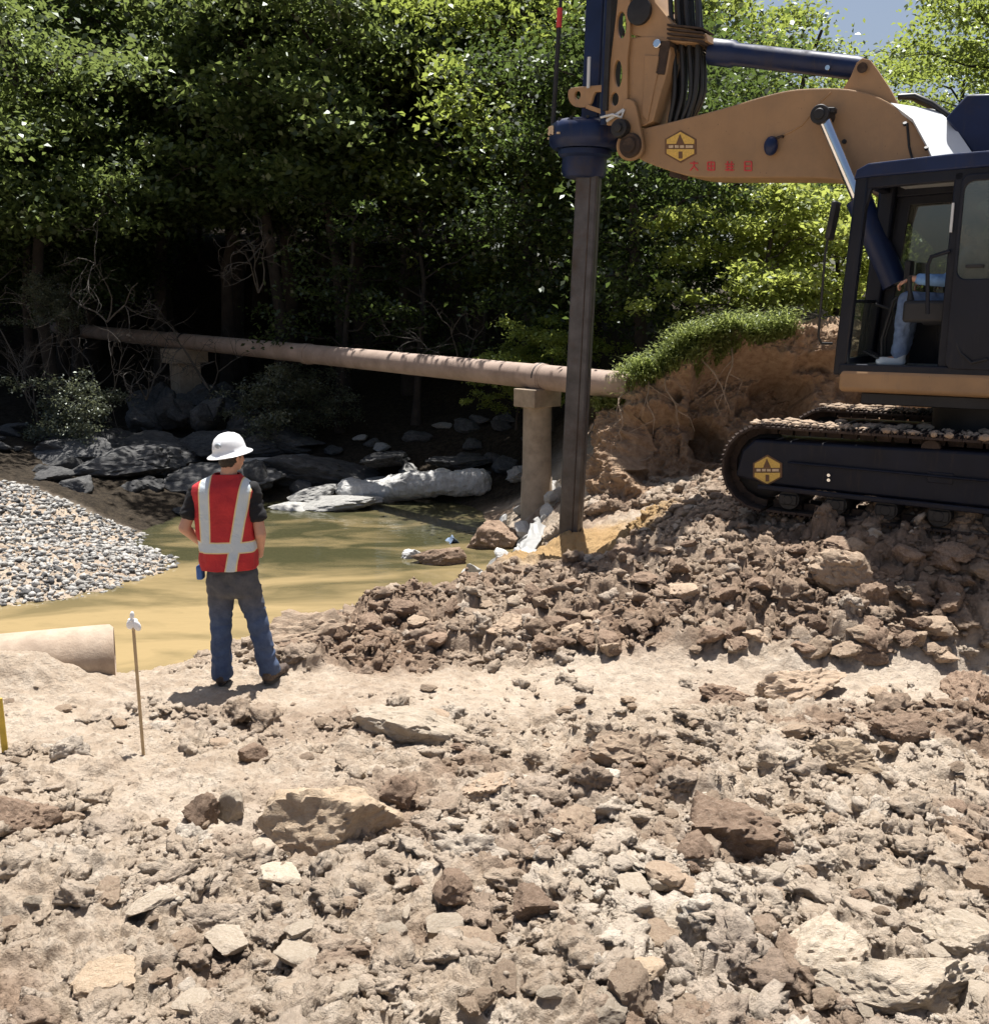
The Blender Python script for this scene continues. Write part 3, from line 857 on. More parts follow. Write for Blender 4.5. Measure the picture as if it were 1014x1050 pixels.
while cnt < 85:
    px = rnd.uniform(380, 1040); py = rnd.uniform(705, 1040)
    wpx = (12 + 36 * rnd.random() ** 2.4) * (.7 + (py - 700) / 500)
    place('earth_clod', rnd.choice(DL if rnd.random() < .85 else CL), px, py, wpx, 'dry brown clod among the loose rubble of the foreground', 'dry clods in the foreground', 'clod', .22, None, (1, rnd.uniform(.6, 1), rnd.uniform(.5, .9)))
    cnt += 1
cnt = 0
while cnt < 45:
    px = rnd.uniform(-20, 1040); py = rnd.uniform(860, 1045)
    if px < 300 and rnd.random() < .5: continue
    wpx = 14 + 36 * rnd.random() ** 2
    place('stone', rnd.choice(PL), px, py, wpx, 'pale cream stone set in the dry dirt of the near foreground', 'pale stones in the foreground', 'rock', .34, None, (1, rnd.uniform(.6, 1), rnd.uniform(.4, .7)))
    cnt += 1
cnt = 0
while cnt < 26:
    px = rnd.uniform(-20, 380); py = rnd.uniform(710, 1040)
    wpx = (8 + 22 * rnd.random() ** 2) * (.7 + (py - 700) / 400)
    place('stone', rnd.choice(DL), px, py, wpx, 'small brown stone on the smooth slope left of the worker', 'stones on the left slope', 'rock', .3, None, (1, rnd.uniform(.6, 1), rnd.uniform(.5, .8)))
    cnt += 1


def rubble(name, n, sampler, size, mats, flat=(.5, .9), sub=1, seed=1, kind='stuff', sink=.2, hf=None):
    """uncountable small stones as one mesh"""
    r = np.random.default_rng(seed)
    bm = bmesh.new(); bmesh.ops.create_icosphere(bm, subdivisions=sub, radius=1)
    d = np.array([q.co[:] for q in bm.verts]); d /= np.linalg.norm(d, axis=1)[:, None]; f = np.array([[q.index for q in fc.verts] for fc in bm.faces]); bm.free()
    bases = []
    for k in range(26):         # broken lumps: random flat breaks, then a crumbly surface
        pn = r.normal(size=(7, 3)); pn /= np.linalg.norm(pn, axis=1)[:, None]; h = r.uniform(.45, .9, 7); dn = d @ pn.T
        rad = np.minimum(np.min(np.where(dn > .1, h[None] / np.maximum(dn, .1), 9), axis=1), 1.15)
        bases.append(d * (rad * (1 + (fbm3(d + k * 9.1, 2.2, 3, 3) - .5) * .9 * (.4 if sub < 2 else 1) + (0 if sub < 3 else (np.abs(fbm3(d + k * 5.3, 3.6, 4, 8, .6) - .5) - .13) * 1.1)) * r.uniform(.88, 1.12, len(d)))[:, None])
    bases = np.array(bases)
    x, y = sampler(r, n); n = len(x)
    z = (hf or (lambda a, c: ground_h(a, c, True)))(x, y)
    sz = size(r, n, x, y)
    bi = r.integers(0, 26, n); B = bases[bi]
    sc = np.stack([r.uniform(.8, 1.3, n), r.uniform(.6, 1, n), r.uniform(*flat, n)], 1)
    B = B * sc[:, None, :]
    a = r.uniform(0, 6.28, n); t = r.normal(0, .35, n)
    ca, sa, ct, st = np.cos(a), np.sin(a), np.cos(t), np.sin(t)
    X1 = B[..., 0]; Y1 = B[..., 1] * ct[:, None] - B[..., 2] * st[:, None]; Z1 = B[..., 1] * st[:, None] + B[..., 2] * ct[:, None]
    V = np.stack([X1 * ca[:, None] - Y1 * sa[:, None], X1 * sa[:, None] + Y1 * ca[:, None], Z1], 2) * sz[:, None, None]
    V += np.stack([x, y, z + sz * (.35 - sink)], 1)[:, None, :]
    F = f[None] + (np.arange(n) * len(d))[:, None, None]
    me = np_mesh(name, V.reshape(-1, 3), F.reshape(-1, 3), mats[0], False)
    for q in mats[1:]: me.materials.append(q)
    if len(mats) > 1:
        me.polygons.foreach_set('material_index', np.repeat(r.choice(len(mats), n), len(f)).astype(np.int32))
    if mats[0] is M['earth']:
        mo, pa, sa_ = soil(x, y); j = r.normal(0, .16, n)
        for nme, arr in (('moist', np.clip(mo + j + .05, 0, 1)), ('pale', np.clip(pa + j * .8 + (r.random(n) > .93) * .5, 0, 1)), ('sand', sa_)):
            a_ = me.attributes.new(nme, 'FLOAT', 'POINT'); a_.data.foreach_set('value', np.repeat(arr, len(d)).astype(np.float32))
    return link(name, me)


def samp_fore(r, n):
    y = 2.2 * (8.4 / 2.2) ** r.uniform(0, 1, n * 3); x = r.uniform(-.62, .62, n * 3) * (y + .6)
    mo, stp, lf, ck = fields(x, y)
    keep = (r.uniform(0, 1, n * 3) < np.clip(1 - .75 * stp - .55 * lf - ck, .02, 1) * (.10 + 1.0 * sstep(.42, .58, fbm2(x * 1.3, y * 1.3, 3, 71))))
    x, y = x[keep], y[keep]; return x[:n], y[:n]


def samp_mound(r, n):
    x = r.uniform(-2.6, 6.5, n * 4); y = r.uniform(7.5, 13.2, n * 4); mo, stp, lf, ck = fields(x, y)
    keep = (r.uniform(0, 1, n * 4) < mo * (1 - ck)) & (base_h(x, y) > WATER + .1); x, y = x[keep], y[keep]; return x[:n], y[:n]


tag(rubble('dirt_rubble', 15000, samp_fore, lambda r, n, x, y: (.005 + .022 * r.random(n) ** 3) * (.7 + y * .09), [M['earth']], seed=2, flat=(.4, .9), sink=.35), kind='stuff')
tag(rubble('dirt_clumps', 3200, samp_fore, lambda r, n, x, y: (.022 + .050 * r.random(n) ** 3) * (.7 + y * .07), [M['earth']], seed=22, flat=(.35, .75), sink=.40, sub=3), kind='stuff')
tag(rubble('broken_clods', 1100, samp_fore, lambda r, n, x, y: (.04 + .10 * r.random(n) ** 2.2) * (.75 + y * .05), [M['earth']], seed=24, flat=(.4, .8), sink=.30, sub=4), kind='stuff')
tag(rubble('churned_rubble', 14000, samp_mound, lambda r, n, x, y: .010 + .035 * r.random(n) ** 3, [M['earth']], seed=3, flat=(.5, .9)), kind='stuff')
tag(rubble('churned_clumps', 3600, samp_mound, lambda r, n, x, y: .035 + .075 * r.random(n) ** 3, [M['earth']], seed=23, flat=(.45, .85), sink=.3, sub=3), kind='stuff')


def samp_foot(r, n):
    x = r.uniform(.7, 3.6, n * 3); y = r.uniform(12.4, 14.4, n * 3); keep = (y > 14.1 - (x - .7) * .65) & (r.random(n * 3) < .3 + fbm2(x * 2, y * 2, 2, 5)); x, y = x[keep], y[keep]; return x[:n], y[:n]


tag(rubble('bank_crumbs', 2600, samp_foot, lambda r, n, x, y: .02 + .11 * r.random(n) ** 3, [M['earth']], seed=31, flat=(.5, .9), sink=.1, sub=3), kind='stuff')


def samp_bar(r, n):
    x = r.uniform(-13, -3.9, n * 4); y = r.uniform(10.8, 18.5, n * 4)
    keep = (base_h(x, y) > WATER - .03) & (y < 16.3 + (-x - 6.2) * .3); x, y = x[keep], y[keep]; return x[:n], y[:n]


tag(rubble('gravel_bar', 26000, samp_bar, lambda r, n, x, y: .011 + .065 * r.random(n) ** 3.2, [M['gravel'], M['gravel'], M['greyrock'], M['wetrock']], seed=4, flat=(.4, .8)), kind='stuff')


# rocks along the far side of the creek
GW = [rock_mesh('boulder', 120 + k, M['wetrock'], 4, 12, .12, .7) for k in range(5)]
GG = [rock_mesh('boulder', 130 + k, M['greyrock'], 4, 12, .12, .6) for k in range(4)]
WH = [rock_mesh('broken_stone', 140 + k, M['white'], 3, 9, .06, .7) for k in range(4)]


def creek_rock(nm, me, px, py, Y, wm, label, cat, group=None, asp=(1, 1, 1), rot=None):
    p = at(px, py, Y); o = link(nm, me, None, p)
    o.scale = (wm / 2 * asp[0], wm / 2 * asp[1], wm / 2 * asp[2]); o.rotation_euler = (rnd.uniform(-.1, .1), rnd.uniform(-.1, .1), rot if rot is not None else rnd.uniform(0, 6.28))
    return tag(o, label, cat, group)


def log_rock(name, seed, mat):
    nu, na = 220, 96; t = np.linspace(-1, 1, nu); a = np.linspace(0, 2 * math.pi, na, endpoint=False)
    rr = np.clip(1 - np.abs(t) ** 9, 0, 1) ** .5
    rr[0] = rr[-1] = .01
    p = np.stack([np.repeat(t * 1.62, na), (rr[:, None] * .42 * np.cos(a)[None]).ravel(), (rr[:, None] * .33 * np.sign(np.sin(a))[None] * np.abs(np.sin(a))[None] ** .8).ravel()], 1)
    nrm = np.stack([np.repeat(np.sign(t) * np.abs(t) ** 12, na), np.tile(np.cos(a), nu), np.tile(np.sin(a), nu)], 1); q = p + seed
    p = p + nrm * ((fbm3(q, .9, 3, seed) - .5) * .34 + (fbm3(q, 3.2, 4, seed + 3) - .5) * .13 + (np.abs(fbm3(q, 7, 5, seed + 6, .6) - .5) - .12) * .10)[:, None]
    p[:, 2] += .05 * np.sin(p[:, 0] * 1.6)
    i = np.arange(nu - 1)[:, None] * na; k = np.arange(na)[None]; k2 = (np.arange(na) + 1)[None] % na
    f = np.stack([i + k, i + k2, i + na + k2, i + na + k], 2).reshape(-1, 4)
    return np_mesh(name, p, f, mat, True, 50)


slab = log_rock('rock_slab', 171, M['white'])
creek_rock('rock_slab', slab, 424, 498, 19.2, 2, 'long pale grey log shaped slab of rock across the far side of the creek', 'rock', None, (1, 1, 1), -.03)
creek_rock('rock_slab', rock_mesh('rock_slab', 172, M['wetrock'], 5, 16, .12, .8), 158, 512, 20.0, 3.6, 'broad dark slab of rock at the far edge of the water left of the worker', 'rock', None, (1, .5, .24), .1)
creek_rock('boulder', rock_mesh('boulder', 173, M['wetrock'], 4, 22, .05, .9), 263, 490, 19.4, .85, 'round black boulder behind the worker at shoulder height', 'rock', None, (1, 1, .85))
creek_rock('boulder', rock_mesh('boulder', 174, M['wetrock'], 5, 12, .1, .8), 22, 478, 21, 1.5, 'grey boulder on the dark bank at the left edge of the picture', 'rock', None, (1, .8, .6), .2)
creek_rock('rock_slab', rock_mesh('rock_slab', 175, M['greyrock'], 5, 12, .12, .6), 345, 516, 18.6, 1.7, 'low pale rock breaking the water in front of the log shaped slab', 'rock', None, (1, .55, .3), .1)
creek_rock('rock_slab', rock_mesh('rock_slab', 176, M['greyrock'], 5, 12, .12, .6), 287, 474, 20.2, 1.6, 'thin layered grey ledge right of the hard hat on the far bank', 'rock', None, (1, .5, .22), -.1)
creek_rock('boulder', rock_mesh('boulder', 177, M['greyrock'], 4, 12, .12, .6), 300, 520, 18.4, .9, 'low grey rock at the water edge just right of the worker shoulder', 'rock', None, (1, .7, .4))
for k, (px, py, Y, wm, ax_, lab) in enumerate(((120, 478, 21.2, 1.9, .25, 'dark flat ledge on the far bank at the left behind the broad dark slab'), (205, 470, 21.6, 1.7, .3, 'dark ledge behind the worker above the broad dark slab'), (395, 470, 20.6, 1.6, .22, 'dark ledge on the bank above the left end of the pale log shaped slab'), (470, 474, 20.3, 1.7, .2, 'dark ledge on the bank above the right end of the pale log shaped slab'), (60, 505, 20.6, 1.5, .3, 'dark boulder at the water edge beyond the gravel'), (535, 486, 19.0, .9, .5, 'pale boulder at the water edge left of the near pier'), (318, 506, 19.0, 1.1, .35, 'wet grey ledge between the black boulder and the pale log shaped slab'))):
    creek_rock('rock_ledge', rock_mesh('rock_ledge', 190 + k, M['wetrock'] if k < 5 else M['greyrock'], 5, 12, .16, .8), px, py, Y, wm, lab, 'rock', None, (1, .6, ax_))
for k in range(46):
    px = rnd.uniform(60, 540); Y = rnd.uniform(19.3, 23); z = gz(0, Y)
    p = at(px, 500, Y); x = p[0]; z = gz(x, Y)
    me = rnd.choice(GW if (rnd.random() < .65 or px < 250) else GG); s_ = rnd.uniform(.25, .8)
    o = link('boulder', me, None, (x, Y, z + .05)); o.scale = (s_ * .5, s_ * .4, s_ * .32); o.rotation_euler = (0, 0, rnd.uniform(0, 6.3))
    tag(o, 'grey rock among the rocks lining the far creek bank under the trees', 'rock', 'rocks along the far creek bank')
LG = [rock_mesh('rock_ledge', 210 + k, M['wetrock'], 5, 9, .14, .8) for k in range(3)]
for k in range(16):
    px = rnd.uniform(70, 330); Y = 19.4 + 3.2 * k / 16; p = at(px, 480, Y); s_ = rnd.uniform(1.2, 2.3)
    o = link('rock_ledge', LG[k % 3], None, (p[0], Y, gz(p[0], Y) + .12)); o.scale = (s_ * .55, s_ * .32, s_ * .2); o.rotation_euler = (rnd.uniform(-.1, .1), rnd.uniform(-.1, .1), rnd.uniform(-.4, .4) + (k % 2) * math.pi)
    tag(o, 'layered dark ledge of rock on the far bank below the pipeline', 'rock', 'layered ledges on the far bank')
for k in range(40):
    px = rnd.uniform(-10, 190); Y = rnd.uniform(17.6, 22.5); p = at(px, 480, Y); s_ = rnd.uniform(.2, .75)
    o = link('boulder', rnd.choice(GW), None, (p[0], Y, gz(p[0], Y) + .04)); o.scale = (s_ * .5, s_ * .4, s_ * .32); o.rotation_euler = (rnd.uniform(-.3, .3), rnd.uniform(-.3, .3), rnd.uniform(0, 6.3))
    tag(o, 'dark stone strewn on the shaded slope between the gravel and the far pier', 'rock', 'stones on the shaded slope beyond the gravel')
for k in range(34):     # dark rubble heap round the far pier
    px = rnd.gauss(195, 38); Y = rnd.uniform(22.5, 27); p = at(px, 440, Y); hgt = max(0, 1 - abs(px - 195) / 75) * .5
    o = link('boulder', rnd.choice(GW), None, (p[0], Y, gz(p[0], Y) + .15 + hgt)); s_ = rnd.uniform(.4, 1.0)
    o.scale = (s_ * .5, s_ * .45, s_ * .4); o.rotation_euler = (rnd.random(), rnd.random(), rnd.uniform(0, 6.3))
    tag(o, 'dark rock in the heap piled round the far pier', 'rock', 'rocks heaped round the far pier')
for k in range(30):     # white broken stone at the near pier and beside the driven bar
    if k < 14: px, py, Y = rnd.uniform(510, 575), rnd.uniform(490, 520), rnd.uniform(15.3, 16.6)
    else:
        t = rnd.random(); px, py, Y = 440 + 125 * t + rnd.gauss(0, 6), 575 - 66 * t + rnd.gauss(0, 4), 11.8 + 3.4 * t
    p = at(px, py, Y); s_ = rnd.uniform(.15, .42)
    o = link('broken_stone', rnd.choice(WH), None, (p[0], p[1], max(gz(p[0], p[1]), WATER) + s_ * .15)); o.scale = (s_ * .5, s_ * .4, s_ * .35); o.rotation_euler = (rnd.random(), rnd.random(), rnd.uniform(0, 6.3))
    tag(o, 'white broken stone between the creek and the near pier', 'rock', 'white broken stones by the near pier')
for seed, mt, px, py, wpx, asp, rot, nm, lab in ((181, 'clod', 506, 560, 50, (1, .7, .9), .4, 'boulder', 'reddish brown rock at the water edge left of the driven bar'), (182, 'clod', 447, 577, 48, (1, .6, .6), .1, 'boulder', 'dark pointed rock sticking out of the water near the white stone'), (183, 'white', 425, 571, 22, (1, .7, .6), .1, 'stone', 'small white stone in the water left of the dark pointed rock')):
    p = hitw(px, py); wm = wpx / FPX * np.linalg.norm(p - np.array([0, 0, CAMH]))
    o = link(nm, rock_mesh(nm, seed, M[mt], 5, 11, .14, .9), None, (p[0], p[1], p[2] + wm * .5 * asp[2] * .25)); o.scale = (wm / 2 * asp[0], wm / 2 * asp[1], wm / 2 * asp[2]); o.rotation_euler = (.1, -.08, rot)
    tag(o, lab, 'rock')


def crumple(name, path, width, mat, label, cat, seed):
    """a crumpled strip of thin sheet with real folds"""
    n, mwd = 60, 14; pts = polyline([np.array(q) for q in path], np.linspace(0, 1, n)); V = []
    tg = np.gradient(pts, axis=0); side = np.stack([-tg[:, 1], tg[:, 0], 0 * tg[:, 0]], 1); side /= np.linalg.norm(side, axis=1)[:, None]
    for j in range(mwd):
        q = pts + side * (j / (mwd - 1) - .5) * width
        q = q + np.stack([fbm3(q, 3, 3, seed) - .5, fbm3(q, 3, 3, seed + 1) - .5, (np.abs(fbm3(q, 4, 3, seed + 2) - .5)) * 1.6], 1) * .28
        V.append(q)
    V = np.array(V).reshape(-1, 3); ii = (np.arange(mwd - 1)[:, None] * n + np.arange(n - 1)[None, :]).ravel()
    o = link(name, np_mesh(name, V, np.stack([ii, ii + 1, ii + n + 1, ii + n], 1), mat, True))
    s_ = o.modifiers.new('thick', 'SOLIDIFY'); s_.thickness = .006
    return tag(o, label, cat)


pth = []
for px, py, Y in ((425, 592, 10.9), (465, 575, 11.3), (500, 560, 11.8), (528, 540, 12.8), (555, 515, 14.8)):
    p = at(px, py, Y); pth.append((p[0], p[1], max(gz(p[0], p[1], True), WATER) + .07))
crumple('plastic_sheet', pth, .24, M['sheet'], 'crumpled white plastic sheeting strip lying along the creek edge', 'plastic sheet', 5)
p = hitw(462, 556)
crumple('fabric_scrap', [(p[0] - .10, p[1], WATER - .05), (p[0], p[1] + .04, WATER + .0), (p[0] + .10, p[1] + .06, WATER - .05)], .22, M['tarp'], 'faded blue scrap of fabric caught at the water edge', 'fabric scrap', 9)

# ------------------------------------------------------------------ pipeline over the creek
pA = at(40, 335, 35); pB = at(560, 387.5, 16); pD = at(650, 396, 14.6)
run = (Vector(pB) - Vector(pA)).normalized()
pl = thing('pipeline', 'long brown pipeline carried across the creek on concrete piers', 'pipeline', pB)
Lp = [tuple(Vector(p) - Vector(pB)) for p in (pA, pD)]
mb = MB(); mid = [Vector(Lp[0]).lerp(Vector(Lp[1]), t) for t in np.linspace(0, 1, 30)]
mb.tube(mid, .205, 28); mb.build('pipe', M['pipe'], pl)
mb = MB(); c0 = Vector((0, 0, 0)) - run * .25; mb.tube([c0, c0 + run * .03, c0 + run * .03, c0 + run * .22, c0 + run * .22, c0 + run * .25], [.22, .225, .232, .232, .225, .22], 28); mb.build('coupling', M['pipe'], pl)
for d_ in (7.5, 14.5):
    mb = MB(); c0 = -run * d_; mb.tube([c0, c0 + run * .22], [.225, .225], 28); mb.build('coupling', M['pipe'], pl)
rz = math.atan2(run.y, run.x)
for px, Y, lab, round_ in ((567, 16.15, 'round concrete pier with a square cap under the pipeline beside the driven bar', True), (187, 26.2, 'square concrete pier holding the far end of the pipeline in the shade', False)):
    t_ = (Y - pB[1]) / run.y if abs(run.y) > 1e-6 else 0
    c = Vector(pB) + run * t_
    g0 = gz(c.x, c.y) - .4; top = c.z - .2
    pr = thing('concrete_pier', lab, 'pier', (c.x, c.y, g0), rz)
    if round_:
        mb = MB(); mb.tube([(0, 0, 0), (0, 0, .9), (0, 0, .92), (0, 0, top - g0 - .28)], [.27, .26, .245, .235], 28); mb.build('column', M['conc'], pr)
        mb = MB(); mb.box((0, 0, top - g0 - .13), (.50, .62, .30)); mb.build('cap', M['conc'], pr, bevel=.015)
    else:
        mb = MB(); mb.box((0, 0, (top - g0 - .36) / 2), (.58, .62, top - g0 - .36)); mb.build('column', M['conc'], pr, bevel=.02)
        mb = MB(); mb.box((0, 0, top - g0 - .17), (.85, .95, .38)); mb.build('cap', M['conc'], pr, bevel=.02)
    mb = MB(); mb.tube([(0.09 * s_, math.cos(a) * .222, top - g0 + .2 + math.sin(a) * .222) for s_ in (1,) for a in np.linspace(0, math.pi, 16)], .018, 8); mb.build('strap', M['darksteel'], pr)

# half buried pipe at lower left
e0 = at(118, 672, 7.75); e1 = at(-60, 690, 7.30)
bp = thing('concrete_pipe', 'muddy concrete culvert pipe half buried in the creek bank at the left', 'pipe', e0)
dv_ = (Vector(e1) - Vector(e0)).normalized()
mb = MB(); n = 40; L = 1.75; a0, a1 = frame_for(dv_); vs = []; fs = []
st = [(0, .235), (.03, .262)] + [(t, .265) for t in np.linspace(.1, L, 14)]
ins = [(L, .20), (.02, .20), (0, .215)]
for t, r_ in st + ins:
    for k in range(n):
        a = 2 * math.pi * k / n; q = dv_ * t + (a0 * math.cos(a) + a1 * math.sin(a)) * r_; vs.append(q)
m_ = len(st + ins)
for i in range(m_):
    for k in range(n): fs.append([i * n + k, i * n + (k + 1) % n, ((i + 1) % m_) * n + (k + 1) % n, ((i + 1) % m_) * n + k])
mb.add(vs, fs); mb.build('barrel', M['concpipe'], bp)
mb = MB(); mb.cyl(dv_ * .06, dv_ * .09, .202, None, 30); mb.build('silt_plug', M['earth'], bp)

# survey stakes
def hit_near(px, py): return hit(px, py)


b0 = hit(147, 772); k = Vector(b0); top_ = Vector(at(136, 634, b0[1] + .12))
stk = thing('survey_stake', 'thin wooden lath with a white ribbon tied at its top left of the worker', 'stake', b0)
mb = MB(); mb.bar((0, 0, -.15), top_ - k, .019, .009, (0, 1, 0)); mb.build('lath', M['wood'], stk, bevel=.001)
mb = MB(); tp = top_ - k
for (dx, dz, sx_, sz_, an) in ((-.012, -.035, .024, .034, .3), (.028, -.045, .024, .036, -.4), (.003, .02, .014, .03, .1)):
    mb.ico(tp + Vector((dx, -.014, dz)), (sx_, .012, sz_), 3, Matrix.Rotation(an, 3, 'Y'))
mb.tube([tp + Vector((-.022, -.006, -.012)), tp + Vector((0, -.02, -.008)), tp + Vector((.022, -.006, -.012)), tp + Vector((0, .012, -.012)), tp + Vector((-.022, -.006, -.012))], .011, 8)
mb.build('ribbon', M['ribbon'], stk)
b0 = hit(5, 768); t1 = Vector(at(-1, 716, b0[1])) - Vector(b0)
stk = thing('survey_stake', 'short yellow painted lath at the left edge of the picture', 'stake', b0)
mb = MB(); mb.bar((0, 0, -.12), t1, .038, .012, (0, 1, 0)); mb.build('lath', M['ywood'], stk, bevel=.001)

# ------------------------------------------------------------------ drilling excavator
AZ = R(55)
HX, HY = -math.sin(AZ), math.cos(AZ); LX, LY = -math.cos(AZ), -math.sin(AZ)
O0 = at(856, 380, 9.5); GZ = .84
ex = thing('drilling_excavator', 'tan and navy tracked excavator carrying a tall drilling mast with a square bar', 'excavator', (O0[0], O0[1], GZ), math.atan2(HY, HX))


def PL(px, py, c):
    d = ray(px, py); t = (c + O0[0] * LX + O0[1] * LY) / (d[0] * LX + d[1] * LY)
    p = np.array([0, 0, CAMH]) + t * d
    return Vector(((p[0] - O0[0]) * HX + (p[1] - O0[1]) * HY, c, p[2] - GZ))


def XZ(pts, c): return [(q.x, q.z) for q in (PL(px, py, c) for px, py in pts)]


def smooth_loop(pts, sub=4):
    n = len(pts); out = []
    for i in range(n):
        p0, p1, p2, p3 = (Vector(pts[(i + k) % n]) for k in (-1, 0, 1, 2))
        for s_ in range(sub):
            t = s_ / sub
            out.append(tuple(.5 * ((2 * p1) + (p2 - p0) * t + (2 * p0 - 5 * p1 + 4 * p2 - p3) * t * t + (3 * p1 - p0 - 3 * p2 + p3) * t ** 3)))
    return out


def ell(cx, cy, rx, ry, c, n=18): return XZ([(cx + rx * math.cos(2 * math.pi * k / n), cy + ry * math.sin(2 * math.pi * k / n)) for k in range(n)], c)


CN = -1.05; BT = .55; CC = CN - BT / 2
# boom
bo = [(655, 133), (690, 124), (740, 111), (780, 99), (810, 92), (840, 90), (870, 91), (895, 97), (915, 107), (932, 121), (948, 143), (965, 172), (985, 215), (1000, 250), (985, 268), (968, 266), (950, 248), (925, 222), (900, 202), (878, 190), (858, 184), (830, 182), (780, 182), (735, 182), (712, 181), (690, 176), (660, 165), (648, 156), (646, 142)]
boom = plate('boom', smooth_loop(XZ(bo, CN), 3), [], CN, BT, M['paint'], ex, .015)
mb = MB()       # raised weld seam and edge flange of the boom side
mb.tube([PL(px, py, CN) for px, py in ((852, 94), (842, 103), (832, 116), (822, 128), (810, 135), (803, 138))], .012, 8)
mb.build('weld_seam', M['paint'], boom)
for px, py in ((866, 145),):
    mb = MB(); q = PL(px, py, CN); mb.cyl(q, q + Vector((0, .03, 0)), .022, None, 12); mb.build('bolt', M['darksteel'], boom)
mb = MB(); mb.tube([PL(930, 126, CN + .004), PL(932, 150, CN + .004), PL(937, 170, CN + .004)], .012, 8); mb.build('gasket_strip', M['darksteel'], boom)
# teardrop lamp on the boom
mb = MB(); q = PL(792, 150, CN); mb.ico(q + Vector((0, .05, 0)), (.075, .06, .10), 3); q2 = PL(803, 140, CN)
mb.build('work_light', M['navy'], boom)
mb = MB(); mb.tube([q + Vector((0, .04, .06)), q2 + Vector((0, .05, 0)), q2 + Vector((0, -.02, 0))], .014, 8); mb.build('light_bracket', M['rust'], boom)


def emblem(cx, cy, r, c, parent, squash=1.0):
    """hexagon badge: two yellow halves, brown rim, mid band and a little derrick"""
    def hx(k, cxx=cx, cyy=cy): return [(cxx, cyy - r * k), (cxx + r * .95 * k * squash, cyy - r * .45 * k), (cxx + r * .95 * k * squash, cyy + r * .45 * k), (cxx, cyy + r * k), (cxx - r * .95 * k * squash, cyy + r * .45 * k), (cxx - r * .95 * k * squash, cyy - r * .45 * k)]
    e = plate('emblem', XZ(hx(1), c), [], c + .006, .012, M['brown'], parent, .002)
    k = .88; s_ = squash
    plate('emblem_field', XZ([(cx, cy - r * k), (cx + r * .83 * s_, cy - r * .42), (cx + r * .83 * s_, cy - r * .16), (cx - r * .83 * s_, cy - r * .16), (cx - r * .83 * s_, cy - r * .42)], c), [], c + .012, .006, M['yellow'], e, .001)
    plate('emblem_field', XZ([(cx, cy + r * k), (cx - r * .83 * s_, cy + r * .42), (cx - r * .83 * s_, cy + r * .16), (cx + r * .83 * s_, cy + r * .16), (cx + r * .83 * s_, cy + r * .42)], c), [], c + .012, .006, M['yellow'], e, .001)
    mb = MB()
    for tri in ([(cx - r * .05, cy - r * .75), (cx + r * .22 * s_, cy - r * .16), (cx - r * .28 * s_, cy - r * .16)],
                [(cx - r * .13 * s_, cy + r * .3), (cx + r * .10 * s_, cy + r * .3), (cx + r * .10 * s_, cy + r * .72), (cx - r * .13 * s_, cy + r * .72)]):
        mb.prism([PL(px, py, c + .011) for px, py in tri], (0, .006, 0))
    mb.build('emblem_mark', M['brown'], e, 0)
    mb = MB()
    for x0, x1 in ((-.72, -.45), (-.36, -.12), (-.04, .2), (.3, .74)):
        mb.prism([PL(px, py, c + .006) for px, py in ((cx + r * x0 * s_, cy - r * .08), (cx + r * x1 * s_, cy - r * .08), (cx + r * x1 * s_, cy + r * .08), (cx + r * x0 * s_, cy + r * .08))], (0, .005, 0))
    mb.build('emblem_lettering', M['cream'], e, 0)
    return e


emblem(698, 150, 17, CN, boom)
# four small red characters, worn and blurred in the photograph
mb = MB()


def stroke(x0, y0, x1, y1, w=1.1):
    mb.bar(PL(x0, y0, CN + .004), PL(x1, y1, CN + .004), w / 88, .008, (0, 1, 0))


for cx, cells in ((711.5, 'A'), (729, 'B'), (748, 'C'), (767, 'D')):
    cy = 170; mb = MB()
    if cells == 'A':
        stroke(cx - 4, cy - 3, cx + 4, cy - 3); stroke(cx, cy - 5, cx, cy); stroke(cx - 4, cy + 4.5, cx, cy); stroke(cx, cy, cx + 4, cy + 4.5)
    if cells == 'B':
        stroke(cx - 3.5, cy - 4, cx + 3.5, cy - 4); stroke(cx - 3.5, cy, cx + 3.5, cy); stroke(cx - 3.5, cy + 4, cx + 3.5, cy + 4); stroke(cx, cy - 5, cx, cy + 5); stroke(cx - 3.5, cy - 4, cx - 3.5, cy + 4); stroke(cx + 3.5, cy - 4, cx + 3.5, cy + 4)
    if cells == 'C':
        stroke(cx - 4.5, cy - 2, cx + 4.5, cy - 2); stroke(cx - 2, cy - 5, cx - 2, cy + 5); stroke(cx + 2, cy - 5, cx + 2, cy + 5); stroke(cx - 4.5, cy + 4, cx + 4.5, cy + 4); stroke(cx - 4, cy + 1, cx + 4, cy + 1)
    if cells == 'D':
        stroke(cx - 3.5, cy - 4.5, cx + 3.5, cy - 4.5); stroke(cx - 3.5, cy + 4.5, cx + 3.5, cy + 4.5); stroke(cx - 3.5, cy, cx + 3.5, cy); stroke(cx - 3.5, cy - 4.5, cx - 3.5, cy + 4.5); stroke(cx + 3.5, cy - 4.5, cx + 3.5, cy + 4.5)
    mb.build('red_character', M['red'], boom, 0)
